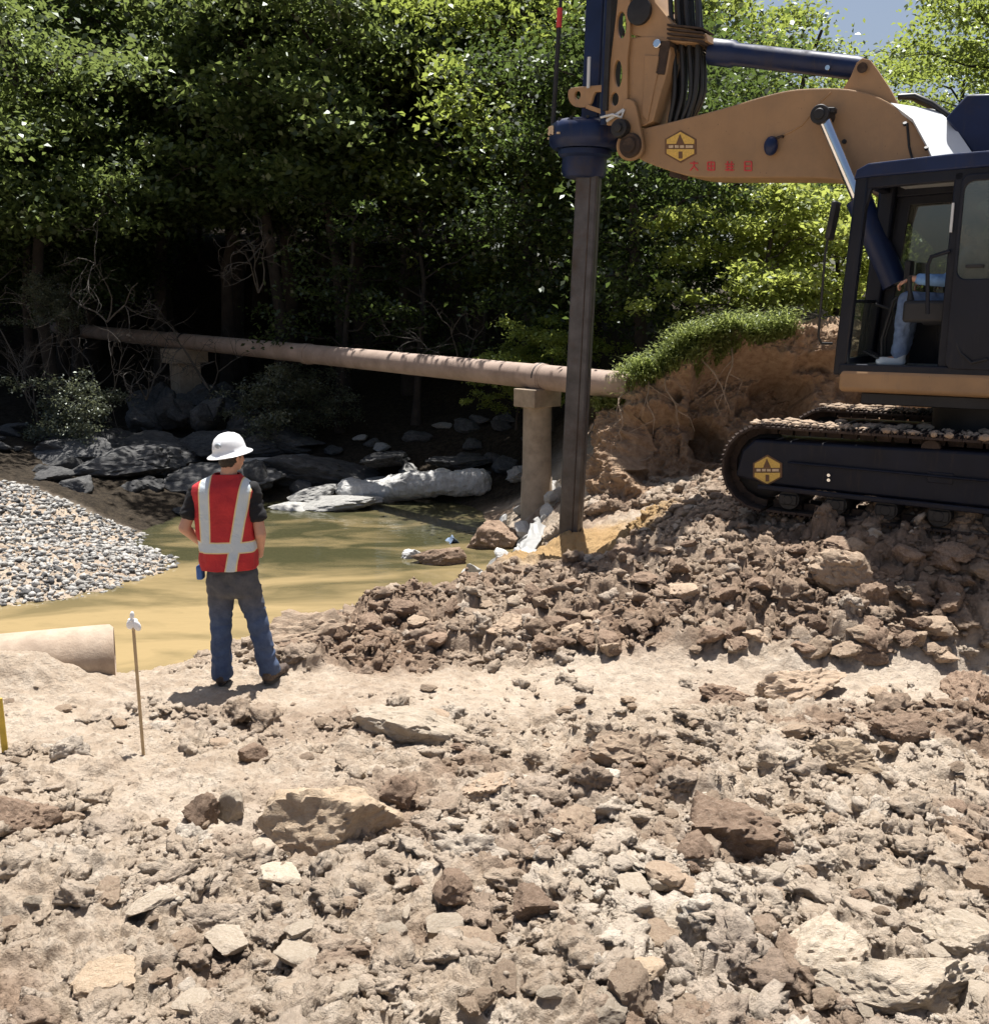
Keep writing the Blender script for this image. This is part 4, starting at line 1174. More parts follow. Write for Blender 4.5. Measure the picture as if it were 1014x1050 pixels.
# ears carrying the upper cylinder
for c in (CN - .08, CN - .40):
    plate('cylinder_ear', XZ([(862, 94), (872, 78), (878, 64), (884, 59), (892, 61), (900, 72), (912, 90), (926, 116), (900, 110), (880, 102)], c), [], c, .06, M['paint'], ex, .006)
mb = MB(); mb.cyl(PL(884, 69, CN - .02), PL(884, 69, CN - .52), .05, None, 20); mb.build('pin', M['rust'], ex)
c = CC
cylp = MB(); r0, r1 = PL(728, 52.5, c), PL(884, 70, c); ax = (r1 - r0).normalized()
cylp.tube([r0, r0 + ax * .02, r0 + ax * .02, r0 + ax * .28, r0 + ax * .32, r1 - ax * .06, r1], [.09, .135, .14, .14, .118, .118, .11], 32)
cyo = cylp.build('boom_top_cylinder', M['navy'], ex)
mb = MB(); mb.cyl(r0 - ax * .75, r0 + ax * .1, .058, None, 24); mb.build('piston_rod', M['chrome'], cyo)
mb = MB(); q = PL(850, 70, c + .1); mb.cyl(q, q + Vector((0, .06, 0)), .025, None, 12); mb.build('hose_port', M['chrome'], cyo)
# lift cylinders each side of the boom
for c in (CN + .13, CN - BT - .13):
    h_ = PL(843, 118, c); dn = PL(918, 292, c); ax = (dn - h_).normalized(); Lc = (dn - h_).length
    mb = MB(); mb.tube([h_ + ax * Lc * .5, h_ + ax * Lc * .5, dn], [.10, .125, .125], 28); o = mb.build('lift_cylinder', M['navy'], ex)
    mb = MB(); mb.cyl(h_, h_ + ax * Lc * .55, .062, None, 24); mb.build('piston_rod', M['chrome'], o)
    mb = MB(); sgn = 1 if c > CC else -1
    mb.cyl(h_ + Vector((0, .10 * sgn, 0)), h_ - Vector((0, .14 * sgn, 0)), .095, None, 28); mb.cyl(h_ + Vector((0, .12 * sgn, 0)), h_ - Vector((0, .1 * sgn, 0)), .055, None, 20); mb.build('rod_eye', M['darksteel'], o, bevel=.01)
mb = MB(); q0 = PL(853, 116, CN + .18); mb.bar(PL(846, 113, CN + .14), PL(857, 113, CN + .14), .1, .05); mb.build('cap_bracket', M['darksteel'], ex, bevel=.008)

# ---- drilling mast on the boom nose
kt, kb = PL(604, 178, CC), PL(585, 548, CC); kax = (kt - kb).normalized()
kb2 = kb - kax * .55; kt2 = kt + kax * 6.2
mb = MB(); u_ = Vector((0, 1, 0)); n_ = kax.cross(u_).normalized(); u_ = n_.cross(kax).normalized()
an = R(-18 + 35); a_ = (u_ * math.cos(an) + n_ * math.sin(an)); b_ = kax.cross(a_).normalized(); hs = .135
vs = []
prof = []
for sx_, sy_ in ((-1, -1), (1, -1), (1, 1), (-1, 1)):
    for dx, dy in ((-.02 * sx_, 0), (0, -.02 * sy_)) if sx_ * sy_ < 0 else ((0, -.02 * sy_), (-.02 * sx_, 0)):
        prof.append(a_ * (sx_ * hs + dx) + b_ * (sy_ * hs + dy))
mb.prism([kb2 + q for q in prof], kt - kb2 + kax * .1)
kelly = mb.build('square_drill_bar', M['steel'], ex, 25)
mb = MB()
for sg in (1, -1):      # weld lines of the box bar
    for ff, gg in ((a_, b_), (b_, a_)):
        mb.bar(kb2 + ff * sg * hs + gg * .05, kt + ff * sg * hs + gg * .05, .012, .008, ff)
mb.build('weld_line', M['rust'], kelly, 0)

Mk = Matrix((a_, b_, kax)).transposed()
Mz = Matrix((n_, u_, kax)).transposed()
rc = kt + kax * .02 + n_ * (-.0)
cen = PL(600, 150, CC) - kax * .02
sgn = 1 if (PL(630, 140, CC) - PL(570, 140, CC)).dot(n_) > 0 else -1
mb = MB(); mb.lathe([(.40, -.02), (.45, .03), (.46, .09), (.46, .20), (.44, .26), (.36, .31), (.22, .33)], cen, 40, 1.0, .92, Mz); rot_ = mb.build('rotary_drive', M['navy'], ex)
mb = MB(); mb.lathe([(.19, -.36), (.25, -.34), (.275, -.28), (.275, -.12), (.33, -.09), (.33, -.03)], cen, 36, 1, 1, Mz); mb.build('drive_housing', M['navy'], rot_)
mb = MB()
for k in range(12):
    a = 2 * math.pi * k / 12; q = cen + Mz @ Vector((.39 * math.cos(a), .36 * math.sin(a), .29)); mb.cyl(q, q + kax * .03, .02, None, 6)
mb.build('bolt_ring', M['darksteel'], rot_)
mb = MB(); q = PL(638, 132, CC + .38); mb.cyl(q, q + Vector((0, .10, 0)), .11, .10, 24); mb.cyl(q + Vector((0, .10, 0)), q + Vector((0, .13, 0)), .05, None, 16); mb.build('drive_motor', M['darksteel'], rot_, bevel=.01)
# worn cream letters on the drive (illegible stubs)
mb = MB()


def lt(px, py, x0, y0, x1, y1, wd=.022):
    def on(a, b):
        d = ray(px + a, py + b)
        # put the stroke on the drive's rim
        yy = PL(px + a, py + b, CC); ang = math.asin(max(-1, min(1, (yy - cen).dot(n_) / .46))); return cen + n_ * .468 * math.sin(ang) + u_ * .43 * math.cos(ang) * 1.01 + kax * ((yy - cen).dot(kax))
    mb.bar(on(x0, y0), on(x1, y1), wd, .02, u_)


lt(569, 139, -2, -5, -2, 5); lt(569, 139, -2, -5, 3, -5); lt(569, 139, -2, 0, 3, 0); lt(569, 139, -2, 5, 3, 5)
mb.build('cream_letter', M['cream'], rot_, 0); mb = MB()
lt(580, 138, -3, 4, -3, -4); lt(580, 138, -3, -4, 3, -4); lt(580, 138, 3, -4, 3, 4); lt(580, 138, 0, -4, 0, 3)
mb.build('cream_letter', M['cream'], rot_, 0); mb = MB()
lt(592, 141, -3, 0, 0, 0);  mb.build('cream_letter', M['cream'], rot_, 0)

# mast column: navy box, rail and tan slotted plate
mtop = -300
mb = MB(); p0, p1 = PL(610, 128, CC), PL(616, 0, CC); ax = (p1 - p0).normalized(); mb.bar(p0 - ax * .05, p0 + ax * 5.2, .24, .30, (0, 1, 0)); mast = mb.build('mast_column', M['navy'], ex, bevel=.02)
mb = MB(); p0, p1 = PL(619, 128, CN + .03), PL(624, 0, CN + .03); ax2 = (p1 - p0).normalized(); mb.bar(p0, p0 + ax2 * 5.2, .07, .06, (0, 1, 0)); mb.build('guide_rail', M['navy'], mast, bevel=.006)
mb = MB(); p0, p1 = PL(626, 115, CN - .05), PL(631, 0, CN - .05); ax2 = (p1 - p0).normalized(); mb.bar(p0, p0 + ax2 * 5, .06, .3, (0, 1, 0)); mb.build('slide_rail', M['darksteel'], mast, bevel=.006)
mb = MB(); p0 = PL(603, 90, CN + .05); p1 = PL(604, 58, CN + .05); mb.bar(p0, p1, .035, .02, (0, 1, 0)); mb.build('sight_strip', M['greyplate'], mast)
c = CN + .06
sl = plate('slotted_plate', XZ([(634, -150), (648, -150), (646, 0), (645.5, 40), (643, 60), (643, 100), (641, 128), (622, 128), (620, 112), (622, 90), (626, 60), (631, 20), (633, 0)], c),
           [ell(637, 25, 5, 14, c), ell(633.5, 75, 4.2, 14, c), ell(630, 101, 4, 7, c), ell(641, -40, 5, 14, c)], c, .05, M['paint'], ex, .006)
mb = MB(); mb.bar(PL(622, 124, c + .02), PL(640, 112, c + .02), .03, .03); mb.tube([PL(616, 120, c + .04), PL(628, 117, c + .06), PL(637, 120, c + .06), PL(640, 112, c + .04)], .014, 8); mb.build('hose', M['greyplate'], sl)
c = CN + .02
for cz in (c, CC - .24):
    plate('mast_clamp', smooth_loop(XZ([(585, 90), (600, 88), (622, 87), (622, 95), (610, 94), (604, 108), (590, 109), (584, 104), (582, 96)], cz), 3), [ell(592, 97, 3, 4.5, cz)], cz, .05, M['paint'], ex, .008)
mb = MB(); mb.bar(PL(602, 109, CN + .01), PL(622, 116, CN + .01), .06, .05); mb.build('clamp_bar', M['paint'], ex, bevel=.006)
br = plate('mast_bracket', XZ([(643, 38), (664, 36), (680, 37), (686, 42), (688, 54), (684, 74), (676, 100), (670, 124), (660, 129), (648, 128), (643, 104), (644, 70)], CN + .01), [ell(688, 60, 3.5, 10, CN + .01)][:0], CN + .01, .50, M['paint'], ex, .02)
plate('bracket_rib', XZ([(661, 56), (678, 57), (671, 90), (664, 124), (658, 118), (660, 90)], CN + .02), [], CN + .025, .02, M['paint'], br, .006)
mb = MB(); q = PL(675, 45, CN + .01); mb.cyl(q, q + Vector((0, .05, 0)), .048, None, 20); mb.build('pin', M['chrome'], br, bevel=.008)
mb = MB(); q = PL(688, 62, CN - .05); mb.bar(PL(687, 44, CN - .1), PL(681, 78, CN - .1), .12, .25); mb.build('bracket_back', M['rust'], br, bevel=.01)
lk = plate('nose_link', smooth_loop(XZ([(640, 102), (650, 104), (655, 125), (659, 150), (655, 160), (646, 164), (638, 160), (634, 150), (640, 132), (638, 115)], CN + .09), 3), [], CN + .09, .06, M['paint'], ex, .01)
mb = MB(); q = PL(647, 149, CN + .09); mb.cyl(q, q + Vector((0, .05, 0)), .14, .13, 32); mb.cyl(q + Vector((0, .05, 0)), q + Vector((0, .075, 0)), .085, None, 24); mb.build('pivot_boss', M['rust'], lk, bevel=.01)
mb = MB(); q = PL(647, 149, CN - BT - .02); mb.cyl(PL(647, 149, CN + .02), q, .17, None, 32); mb.build('nose_pin', M['paint'], ex, bevel=.01)
mb = MB(); mb.bar(PL(690, 178, CN - .15), PL(702, 181, CN - .15), .2, .07); mb.build('nose_stop', M['rust'], boom, bevel=.01)
tr = plate('head_gusset', XZ([(648, -30), (664, -20), (672, 2), (690, 24), (724, 34), (726, 42), (700, 44), (660, 38), (646, 34)], CN), [ell(659, 11, 5, 6, CN)], CN, .45, M['paint'], ex, .012)
mb = MB(); q = PL(657, 12, CN); mb.lathe([(.05, 0), (.14, 0), (.145, .02), (.145, .06), (.12, .065)], q, 28, 1, 1, Matrix(((1, 0, 0), (0, 0, 1), (0, -1, 0)))); mb.build('sheave', M['darksteel'], tr)
for k in range(4):
    mb = MB(); mb.bar(PL(690, 28 + k * 4.5, CN - .1), PL(726, 32 + k * 4.3, CN - .1), .32, .018); mb.build('guide_bar', M['rust'], tr)
# hose bundle
for k in range(12):
    x0 = 689 + k * 2.7; c = CN - .12 - (k % 3) * .09; j = rnd.uniform(-2, 2)
    pts = [PL(x0 - 26 + j, -260, c), PL(x0 - 4, -120, c), PL(x0 + j, 0, c), PL(x0 + 2, 50, c), PL(x0 + 1 - j, 95, c), PL(x0 - 2 - k * .7, 128, c), PL(x0 + 8, 138, c - .1)]
    sm = [];
    for i in range(len(pts) - 1):
        p_ = [pts[max(i - 1, 0)], pts[i], pts[i + 1], pts[min(i + 2, len(pts) - 1)]]
        for s_ in range(6):
            t = s_ / 6; sm.append(.5 * ((2 * p_[1]) + (p_[2] - p_[0]) * t + (2 * p_[0] - 5 * p_[1] + 4 * p_[2] - p_[3]) * t * t + (3 * p_[1] - p_[0] - 3 * p_[2] + p_[3]) * t ** 3))
    mb = MB(); mb.tube(sm, .028, 10); mb.build('hydraulic_hose', M['rubber'], ex)
mb = MB(); mb.tube([PL(583, -300, CC + .2), PL(575, 0, CC + .2), PL(572, 45, CC + .2), PL(567, 128, CC + .2)], [.02, .022, .028, .03], 10); hc = mb.build('hoist_cable', M['darksteel'], ex)
mb = MB(); mb.tube([PL(574, 8, CC + .2), PL(573, 28, CC + .2)], .034, 10); mb.build('cable_clip', M['red'], hc)

# ---- upper structure
flo = PL(860, 378, 0).z; roofz = PL(900, 170, 0).z
c = .02
skz0, skz1 = PL(870, 402, c).z, PL(870, 378, c).z
mb = MB()
xs = PL(859, 390, c).x
pts = [(xs, c - .10, skz1 - .02), (xs, c - .10, skz0 + .06), (xs - .06, c, skz0)]
up = thing
mb.box((xs - 2.1, c - 1.35, (skz0 + skz1) / 2), (4.2, 2.7, skz1 - skz0)); plat = mb.build('platform', M['paint'], ex, bevel=.05, seg=3)
mb = MB(); mb.box((xs - 2.05, c - 1.3, skz0 - .06), (3.7, 2.4, .11)); mb.build('platform_underside', M['darksteel'], plat, bevel=.01)
# cab
cab = link('cab', None, ex); cab.empty_display_size = .2
bpy.data.objects.remove(cab)
FX = PL(857, 376, 0).x; TX = PL(884, 180, 0).x
RXB = -1.75; W0, W1 = 0.0, -1.02
rf = [(TX + .07, roofz - .10), (TX + .05, roofz - .02), (TX - .05, roofz + .03), (-.9, roofz + .055), (RXB, roofz + .05), (RXB, roofz - .07), (TX - .1, roofz - .09)]
cab = plate('cab', rf, [], W0 + .02, 1.06, M['navy'], ex, .015)      # the cab's roof; frames, door and glass hang from it
mb = MB(); mb.box(((TX + RXB) / 2 - .05, (W0 + W1) / 2, roofz - .105), (abs(RXB - TX) - .25, .86, .02)); mb.build('ceiling', M['greyplate'], cab)
fl = flo + .02
mb = MB(); mb.bar((FX - .03, W0 - .06, fl - .08), (TX, W0 - .06, roofz - .06), .11, .12, (1, 0, 0)); mb.build('front_post', M['blueblack'], cab, bevel=.02)
mb = MB(); mb.bar((FX - .03, W1 + .08, fl - .08), (TX - .02, W1 + .08, roofz - .06), .15, .17, (1, 0, 0)); mb.build('front_post', M['blueblack'], cab, bevel=.03)
mb = MB()       # rounded corner webs
for y_ in (W0 - .06,):
    mb.prism([Vector((TX - .02, y_ - .04, roofz - .09)), Vector((TX - .30, y_ - .04, roofz - .09)), Vector((TX - .16, y_ - .04, roofz - .13)), Vector((TX - .08, y_ - .04, roofz - .20)), Vector((TX - .045, y_ - .04, roofz - .36))], (0, .08, 0))
mb.build('corner_web', M['blueblack'], cab)
mb = MB(); mb.bar((TX - .02, W0 - .06, roofz - .13), (RXB, W0 - .06, roofz - .10), .09, .12); mb.bar((TX - .02, W1 + .06, roofz - .13), (RXB, W1 + .06, roofz - .10), .09, .12); mb.bar((TX, W0 - .1, roofz - .10), (TX, W1 + .1, roofz - .10), .09, .1); mb.build('roof_rail', M['blueblack'], cab, bevel=.012)
JX = PL(975, 270, 0).x
mb = MB(); mb.bar((JX, W0 - .05, fl), (JX, W0 - .05, roofz - .1), .07, .08, (1, 0, 0)); mb.build('door_jamb', M['blueblack'], cab, bevel=.012)
mb = MB(); mb.bar((JX + .025, W0 + .0, PL(975, 238, 0).z), (JX + .025, W0 + .0, PL(975, 208, 0).z), .03, .02, (1, 0, 0)); mb.build('reflector_strip', M['greyplate'], cab)
for y_, nm in ((W0 - .05, 'rear_post'), (W1 + .05, 'rear_post')):
    mb = MB(); mb.bar((RXB + .05, y_, fl), (RXB + .05, y_, roofz - .05), .1, .1, (1, 0, 0)); mb.build(nm, M['blueblack'], cab, bevel=.02)
# side door standing at the jamb: framed panel with window
dx0, dx1 = JX - .03, RXB + .1
z0, z1 = fl + .01, roofz - .13
wz0 = PL(990, 286, 0).z; wz1 = PL(990, 186, 0).z; wx0 = PL(986, 230, 0).x


def rrect(x0, x1, z0, z1, r, n=6):
    o = []
    for cx, cz, a0_ in ((x1 - r, z1 - r, 0), (x0 + r, z1 - r, 90), (x0 + r, z0 + r, 180), (x1 - r, z0 + r, 270)):
        for k in range(n + 1):
            a = R(a0_ + 90 * k / n); o.append((cx + r * math.cos(a), cz + r * math.sin(a)))
    return o


dr = plate('door', rrect(dx1, dx0, z0, z1, .07), [rrect(dx1 + .1, wx0, wz0, wz1, .08)], W0 + .03, .045, M['blueblack'], cab, .01)
plate('door_window', rrect(dx1 + .09, wx0 + .01, wz0 - .01, wz1 + .01, .08), [], W0 + .008, .008, M['sidegl'], dr, .002)
mb = MB(); mb.bar((dx0 - .1, W0 + .045, z0 + .9), (dx0 - .24, W0 + .045, z0 + .9), .03, .03); mb.build('handle', M['darksteel'], dr, bevel=.006)
mb = MB(); mb.tube([PL(978, 345, .01), PL(985, 362, .03), PL(996, 372, .05), PL(1012, 368, .06)], .014, 8); mb.build('step_rail', M['darksteel'], cab)
# right wall, rear wall
sw = plate('side_wall', rrect(RXB, FX - .1, fl, roofz - .1, .05), [rrect(RXB + .12, -.95, fl + .75, roofz - .25, .08), [(-.80, fl + .45), (FX - .24, fl + .45), (TX - .22, roofz - .26), (-.80, roofz - .26)]], W1 + .05, .05, M['blueblack'], cab, .008)
plate('side_window', rrect(RXB + .11, -.94, fl + .74, roofz - .24, .08), [], W1 + .03, .008, M['sidegl'], sw, .002)
plate('side_window', [(-.79, fl + .44), (FX - .23, fl + .44), (TX - .21, roofz - .25), (-.79, roofz - .25)], [], W1 + .03, .008, M['sidegl'], sw, .002)
mb = MB(); mb.box((RXB + .03, (W0 + W1) / 2, fl + .45), (.05, .9, .9)); mb.build('rear_wall', M['blueblack'], cab, bevel=.008)
mb = MB(); mb.box((RXB + .03, (W0 + W1) / 2, (fl + .92 + roofz - .15) / 2), (.01, .9, roofz - .15 - fl - .92)); mb.build('rear_window', M['sidegl'], cab)
mb = MB(); mb.box(((FX + RXB) / 2, (W0 + W1) / 2, fl - .02), (FX - RXB - .02, 1.0, .05)); mb.build('cab_floor', M['greyplate'], cab, bevel=.008)
mb = MB(); mb.bar((FX - .03, W0 - .02, fl - .02), (RXB, W0 - .02, fl - .02), .06, .10); mb.build('sill', M['blueblack'], cab, bevel=.012)
mb = MB(); mb.box((FX - .07, (W0 + W1) / 2, fl + .03), (.05, .88, .1)); mb.build('front_sill', M['blueblack'], cab, bevel=.01)
# lower windscreen pane
zl = fl + .62; t_ = (zl - fl) / (roofz - fl)
mb = MB(); xa = FX - .05; xb = FX - .05 + (TX - FX) * t_
mb.prism([Vector((xa, W0 - .13, fl + .08)), Vector((xa, W1 + .15, fl + .08)), Vector((xb, W1 + .15, zl)), Vector((xb, W0 - .13, zl))], (-.008, 0, 0)); mb.build('lower_windscreen', M['glass'], cab, 0)
mb = MB(); mb.bar((xb, W0 - .1, zl), (xb, W1 + .1, zl), .03, .03); mb.build('windscreen_bar', M['blueblack'], cab, bevel=.005)
# seat, consoles, levers
sx0 = -.98
mb = MB(); mb.box((sx0 + .05, -.52, fl + .46), (.52, .50, .13)); seat = mb.build('seat', M['seat'], cab, bevel=.05, seg=3)
mb = MB(); mb.box((sx0 - .27, -.52, fl + .82), (.13, .48, .68), Matrix.Rotation(R(-10), 3, 'Y')); mb.build('backrest', M['seat'], seat, bevel=.05, seg=3)
mb = MB(); mb.box((sx0 - .36, -.52, fl + 1.25), (.09, .28, .2), Matrix.Rotation(R(-10), 3, 'Y')); mb.build('headrest', M['seat'], seat, bevel=.04, seg=3)
mb = MB(); mb.cyl((sx0, -.52, fl), (sx0, -.52, fl + .4), .16, .2, 20); mb.build('seat_base', M['darksteel'], seat)
for y_ in (-.17, -.87):
    mb = MB(); mb.box((sx0 + .12, y_, fl + .52), (.62, .15, .2)); cs = mb.build('side_console', M['seat'], cab, bevel=.03)
    mb = MB(); jp = Vector((sx0 + .38, y_, fl + .62)); mb.tube([jp, jp + Vector((.01, 0, .08)), jp + Vector((.02, 0, .10)), jp + Vector((.03, 0, .22))], [.035, .018, .022, .026], 14); mb.build('joystick', M['darksteel'], cs)
mb = MB(); q = PL(932, 278, -.75); mb.box(q, (.06, .16, .2)); mb.build('display_screen', M['darksteel'], cab, bevel=.01)
mb = MB(); mb.tube([q - Vector((0, 0, .1)), Vector((q.x + .02, q.y, fl))], .02, 10); mb.build('display_stand', M['darksteel'], cab)
for y_ in (-.42, -.56):
    mb = MB(); mb.tube([(FX - .32, y_, fl), (FX - .30, y_, fl + .25), (FX - .38, y_, fl + .62), (FX - .42, y_, fl + .66)], [.014, .014, .013, .016], 10); mb.build('travel_lever', M['darksteel'], cab)
    mb = MB(); mb.box((FX - .25, y_, fl + .09), (.24, .10, .02), Matrix.Rotation(R(-25), 3, 'Y')); mb.build('pedal', M['darksteel'], cab, bevel=.005)
mb = MB(); mb.tube([PL(866, 312, -.5) + Vector((-.3, 0, 0)), PL(884, 318, -.5) + Vector((-.3, 0, 0)), PL(890, 350, -.5) + Vector((-.3, 0, 0)), PL(884, 372, -.5) + Vector((-.3, 0, 0))], .014, 8); mb.build('foot_bar', M['darksteel'], cab)
mb = MB(); mb.tube([PL(951, 322, .02), PL(951, 272, .02), PL(955, 263, .02), PL(974, 257, .02)], .018, 10); mb.build('grab_rail', M['blueblack'], cab)
# mirror on its outrigger rod ahead of the cab
mb = MB(); mb.tube([PL(862, 208, .12), PL(853, 222, .16), PL(846, 260, .16), PL(839, 345, .16), PL(842, 352, .12), PL(853, 352, .02)], .012, 8); mir = mb.build('mirror_rod', M['darksteel'], cab)
mb = MB(); mb.bar(PL(858, 206, .15), PL(850, 246, .15), .05, .17, (0, 1, 0)); mb.build('mirror', M['darksteel'], mir, bevel=.02)
# grey guard plate and hood behind the cab
mb = MB()
gp = [PL(913, 105, CN - .02), PL(936, 122, CN + .05), PL(950, 148, CN + .12), PL(958, 166, CN + .16), PL(998, 158, -.95), PL(975, 124, -1.1), PL(960, 112, -1.3)]
mb.prism(gp, (.0, -.015, -.03)); mb.build('guard_plate', M['greyplate'], ex, 20)
mb = MB(); 
for px, py in ((928, 128), (950, 153), (962, 163)):
    mb = MB(); q = PL(px, py, CN + .14); mb.cyl(q, q + Vector((0, .02, .02)), .02, None, 8); mb.build('plate_bolt', M['darksteel'], ex)
hb = MB(); q = PL(968, 118, -1.25)
h0 = PL(969, 121, -1.05); h1 = PL(991, 96, -1.05)
dirx = (h1 - h0)
hb.prism([h0, h1, h1 + Vector((-1.6, 0, -.15)), h0 + Vector((-1.6, 0, -1.3)), PL(999, 160, -1.05)], (0, -.85, 0)); hood = hb.build('hood', M['navy'], ex, 20, bevel=.02)
mb = MB()
for k in range(4):
    mb.tube([PL(921 + k * 3, 99 - k, CN - .2 - k * .08), PL(938 + k * 2, 98 + k * 2, CN - .2 - k * .08), PL(956 + k * 2, 106 + k * 2, CN - .2 - k * .08), PL(972 + k * 2, 118 + k * 2, CN - .2 - k * .08)], .03, 10)
mb.build('boom_hose', M['rubber'], ex)
# house body behind
mb = MB(); mb.box((-2.9, -1.35, skz1 + .55), (1.9, 2.5, 1.1)); mb.build('engine_house', M['paint'], plat, bevel=.06, seg=3)
mb = MB(); mb.box((-4.1, -1.35, skz1 + .45), (.7, 2.6, 1.2)); mb.build('counterweight', M['navy'], plat, bevel=.12, seg=4)
mb = MB(); mb.box((-.9, -1.6, skz1 + .2), (1.2, 1.0, .45)); mb.build('boom_foot_frame', M['paint'], plat, bevel=.02)

# ---- undercarriage
tz1 = PL(830, 437, .3).z; TH = tz1
fxF = PL(736, 490, .32).x
rad = TH / 2 - .03
for side, yc in ((0, .0), (1, -2.0)):
    trk = None
    x1, x0 = fxF - rad - .04, -3.3
    zc = rad + .02
    wdt = .60
    # chain of shoes
    per = []
    for x in np.arange(x1, x0, -.155): per.append((x, zc + rad - .0, 0))
    for k in range(9): a = R(90 + 20 * k); per.append((x0 + rad * math.cos(a), zc + rad * math.sin(a), R(20 * k)))
    for x in np.arange(x0, x1, .155): per.append((x, zc - rad, math.pi))
    for k in range(9): a = R(-90 + 20 * k + 10); per.append((x1 + rad * math.cos(a), zc + rad * math.sin(a), R(180 + 20 * k + 10)))
    mb = MB()
    for x, z, a in per:
        Mr = Matrix.Rotation(-a, 3, 'Y')
        mb.box((x, yc, z), (.148, wdt, .022), Mr)
        for dx in (-.05, 0, .05): mb.box(Vector((x, yc, z)) + Mr @ Vector((dx, 0, .02)), (.014, wdt, .03), Mr)
        mb.box(Vector((x, yc, z)) + Mr @ Vector((0, .1, -.045)), (.13, .045, .07), Mr); mb.box(Vector((x, yc, z)) + Mr @ Vector((0, -.1, -.045)), (.13, .045, .07), Mr)
    trk = mb.build('track', M['rust'], ex, 0)
    # frame
    fz0, fz1 = .17, .70
    mb = MB(); mb.prism([Vector(q) for q in [(fxF - .16, yc + .27, .33), (fxF - .22, yc + .27, .60), (fxF - .34, yc + .27, .72), (x0 - .3, yc + .27, .80), (x0 - .38, yc + .27, .4), (x0 - .2, yc + .27, fz0 + .08), (fxF - .5, yc + .27, .27)]], (0, -.5, 0))
    fr = mb.build('track_frame', M['guard'], trk, 30, bevel=.03, seg=3)
    mb = MB(); mb.bar((fxF - .42, yc + .31, .255), (x0 - .2, yc + .31, .235), .05, .05); mb.build('lower_rail', M['guard'], fr, bevel=.012)
    mb = MB(); mb.bar((fxF - .7, yc + .29, .52), (x0, yc + .29, .5), .035, .02); mb.build('pressed_rib', M['guard'], fr, bevel=.012)
    for k in range(7):
        xx = fxF - .72 - k * .46; mb = MB(); mb.cyl((xx, yc + .27, .15), (xx, yc - .27, .15), .105, None, 22); mb.cyl((xx, yc + .30, .15), (xx, yc - .30, .15), .05, None, 14); mb.box((xx, yc + .285, .15), (.17, .02, .1)); mb.build('roller', M['darksteel'], trk, bevel=.008)
    for xx in (fxF - .32 - .06, x0 + .0):
        mb = MB(); mb.lathe([(.1, -.1), (rad - .14, -.1), (rad - .08, -.05), (rad - .08, .05), (rad - .14, .1), (.1, .1)], (xx, yc, zc), 36, 1, 1, Matrix(((1, 0, 0), (0, 0, 1), (0, -1, 0)))); mb.build('idler', M['darksteel'], trk)
    for xx in (PL(953, 455, .3).x, -2.5):
        mb = MB(); mb.cyl((xx, yc + .24, TH - .14), (xx, yc - .2, TH - .14), .085, .07, 20); mb.box((xx - .02, yc + .12, TH - .24), (.1, .12, .18)); mb.build('carrier_roller', M['rust'], trk, bevel=.008)
    if side == 0:
        emblem(787, 482, 16, yc + .272, fr, .98)
        mb = MB()
        for py in (487, 492): q = PL(850, py, yc + .27); mb.cyl(q, q + Vector((0, .02, 0)), .016, None, 10)
        mb.build('grease_fitting', M['chrome'], fr)
        mb = MB(); q = PL(964, 490, yc + .27); mb.box(q, (.22, .02, .1)); mb.build('inspection_plate', M['guard'], fr, bevel=.008)
    # caked mud lying along the top run
    r = np.random.default_rng(5 + side); mb = MB()
    for k in range(420):
        xx = r.uniform(x0, x1 + .15); s_ = .012 + .045 * r.random() ** 2
        mb.ico((xx, yc + r.uniform(-.28, .29), zc + rad + .025 + s_ * .3), (s_ * r.uniform(.8, 1.6), s_ * r.uniform(.7, 1.3), s_ * r.uniform(.4, .8)), 1, Matrix.Rotation(r.uniform(0, 6), 3, 'Z'))
    tag(mb.build('caked_mud', M['dryclod'], trk, 0), kind='stuff')
mb = MB(); mb.box((-1.35, -1.0, .62), (1.5, 1.6, .42)); car = mb.build('car_body', M['guard'], ex, bevel=.05)
for dx, dy, ang in ((.85, .45, 35), (.85, -.45, -35), (-.85, .45, -35), (-.85, -.45, 35)):
    mb = MB(); mb.box((-1.35 + dx, -1 + dy, .55), (1.1, .4, .32), Matrix.Rotation(R(ang), 3, 'Z')); mb.build('car_body_leg', M['guard'], car, bevel=.04)
mb = MB(); mb.cyl((-1.35, -1.0, .8), (-1.35, -1.0, skz0), .62, None, 40); mb.build('slew_ring', M['darksteel'], ex, bevel=.02)


def to_world(v): v = Vector(v); return Vector((O0[0] + v.x * HX + v.y * LX, O0[1] + v.x * HY + v.y * LY, GZ + v.z))


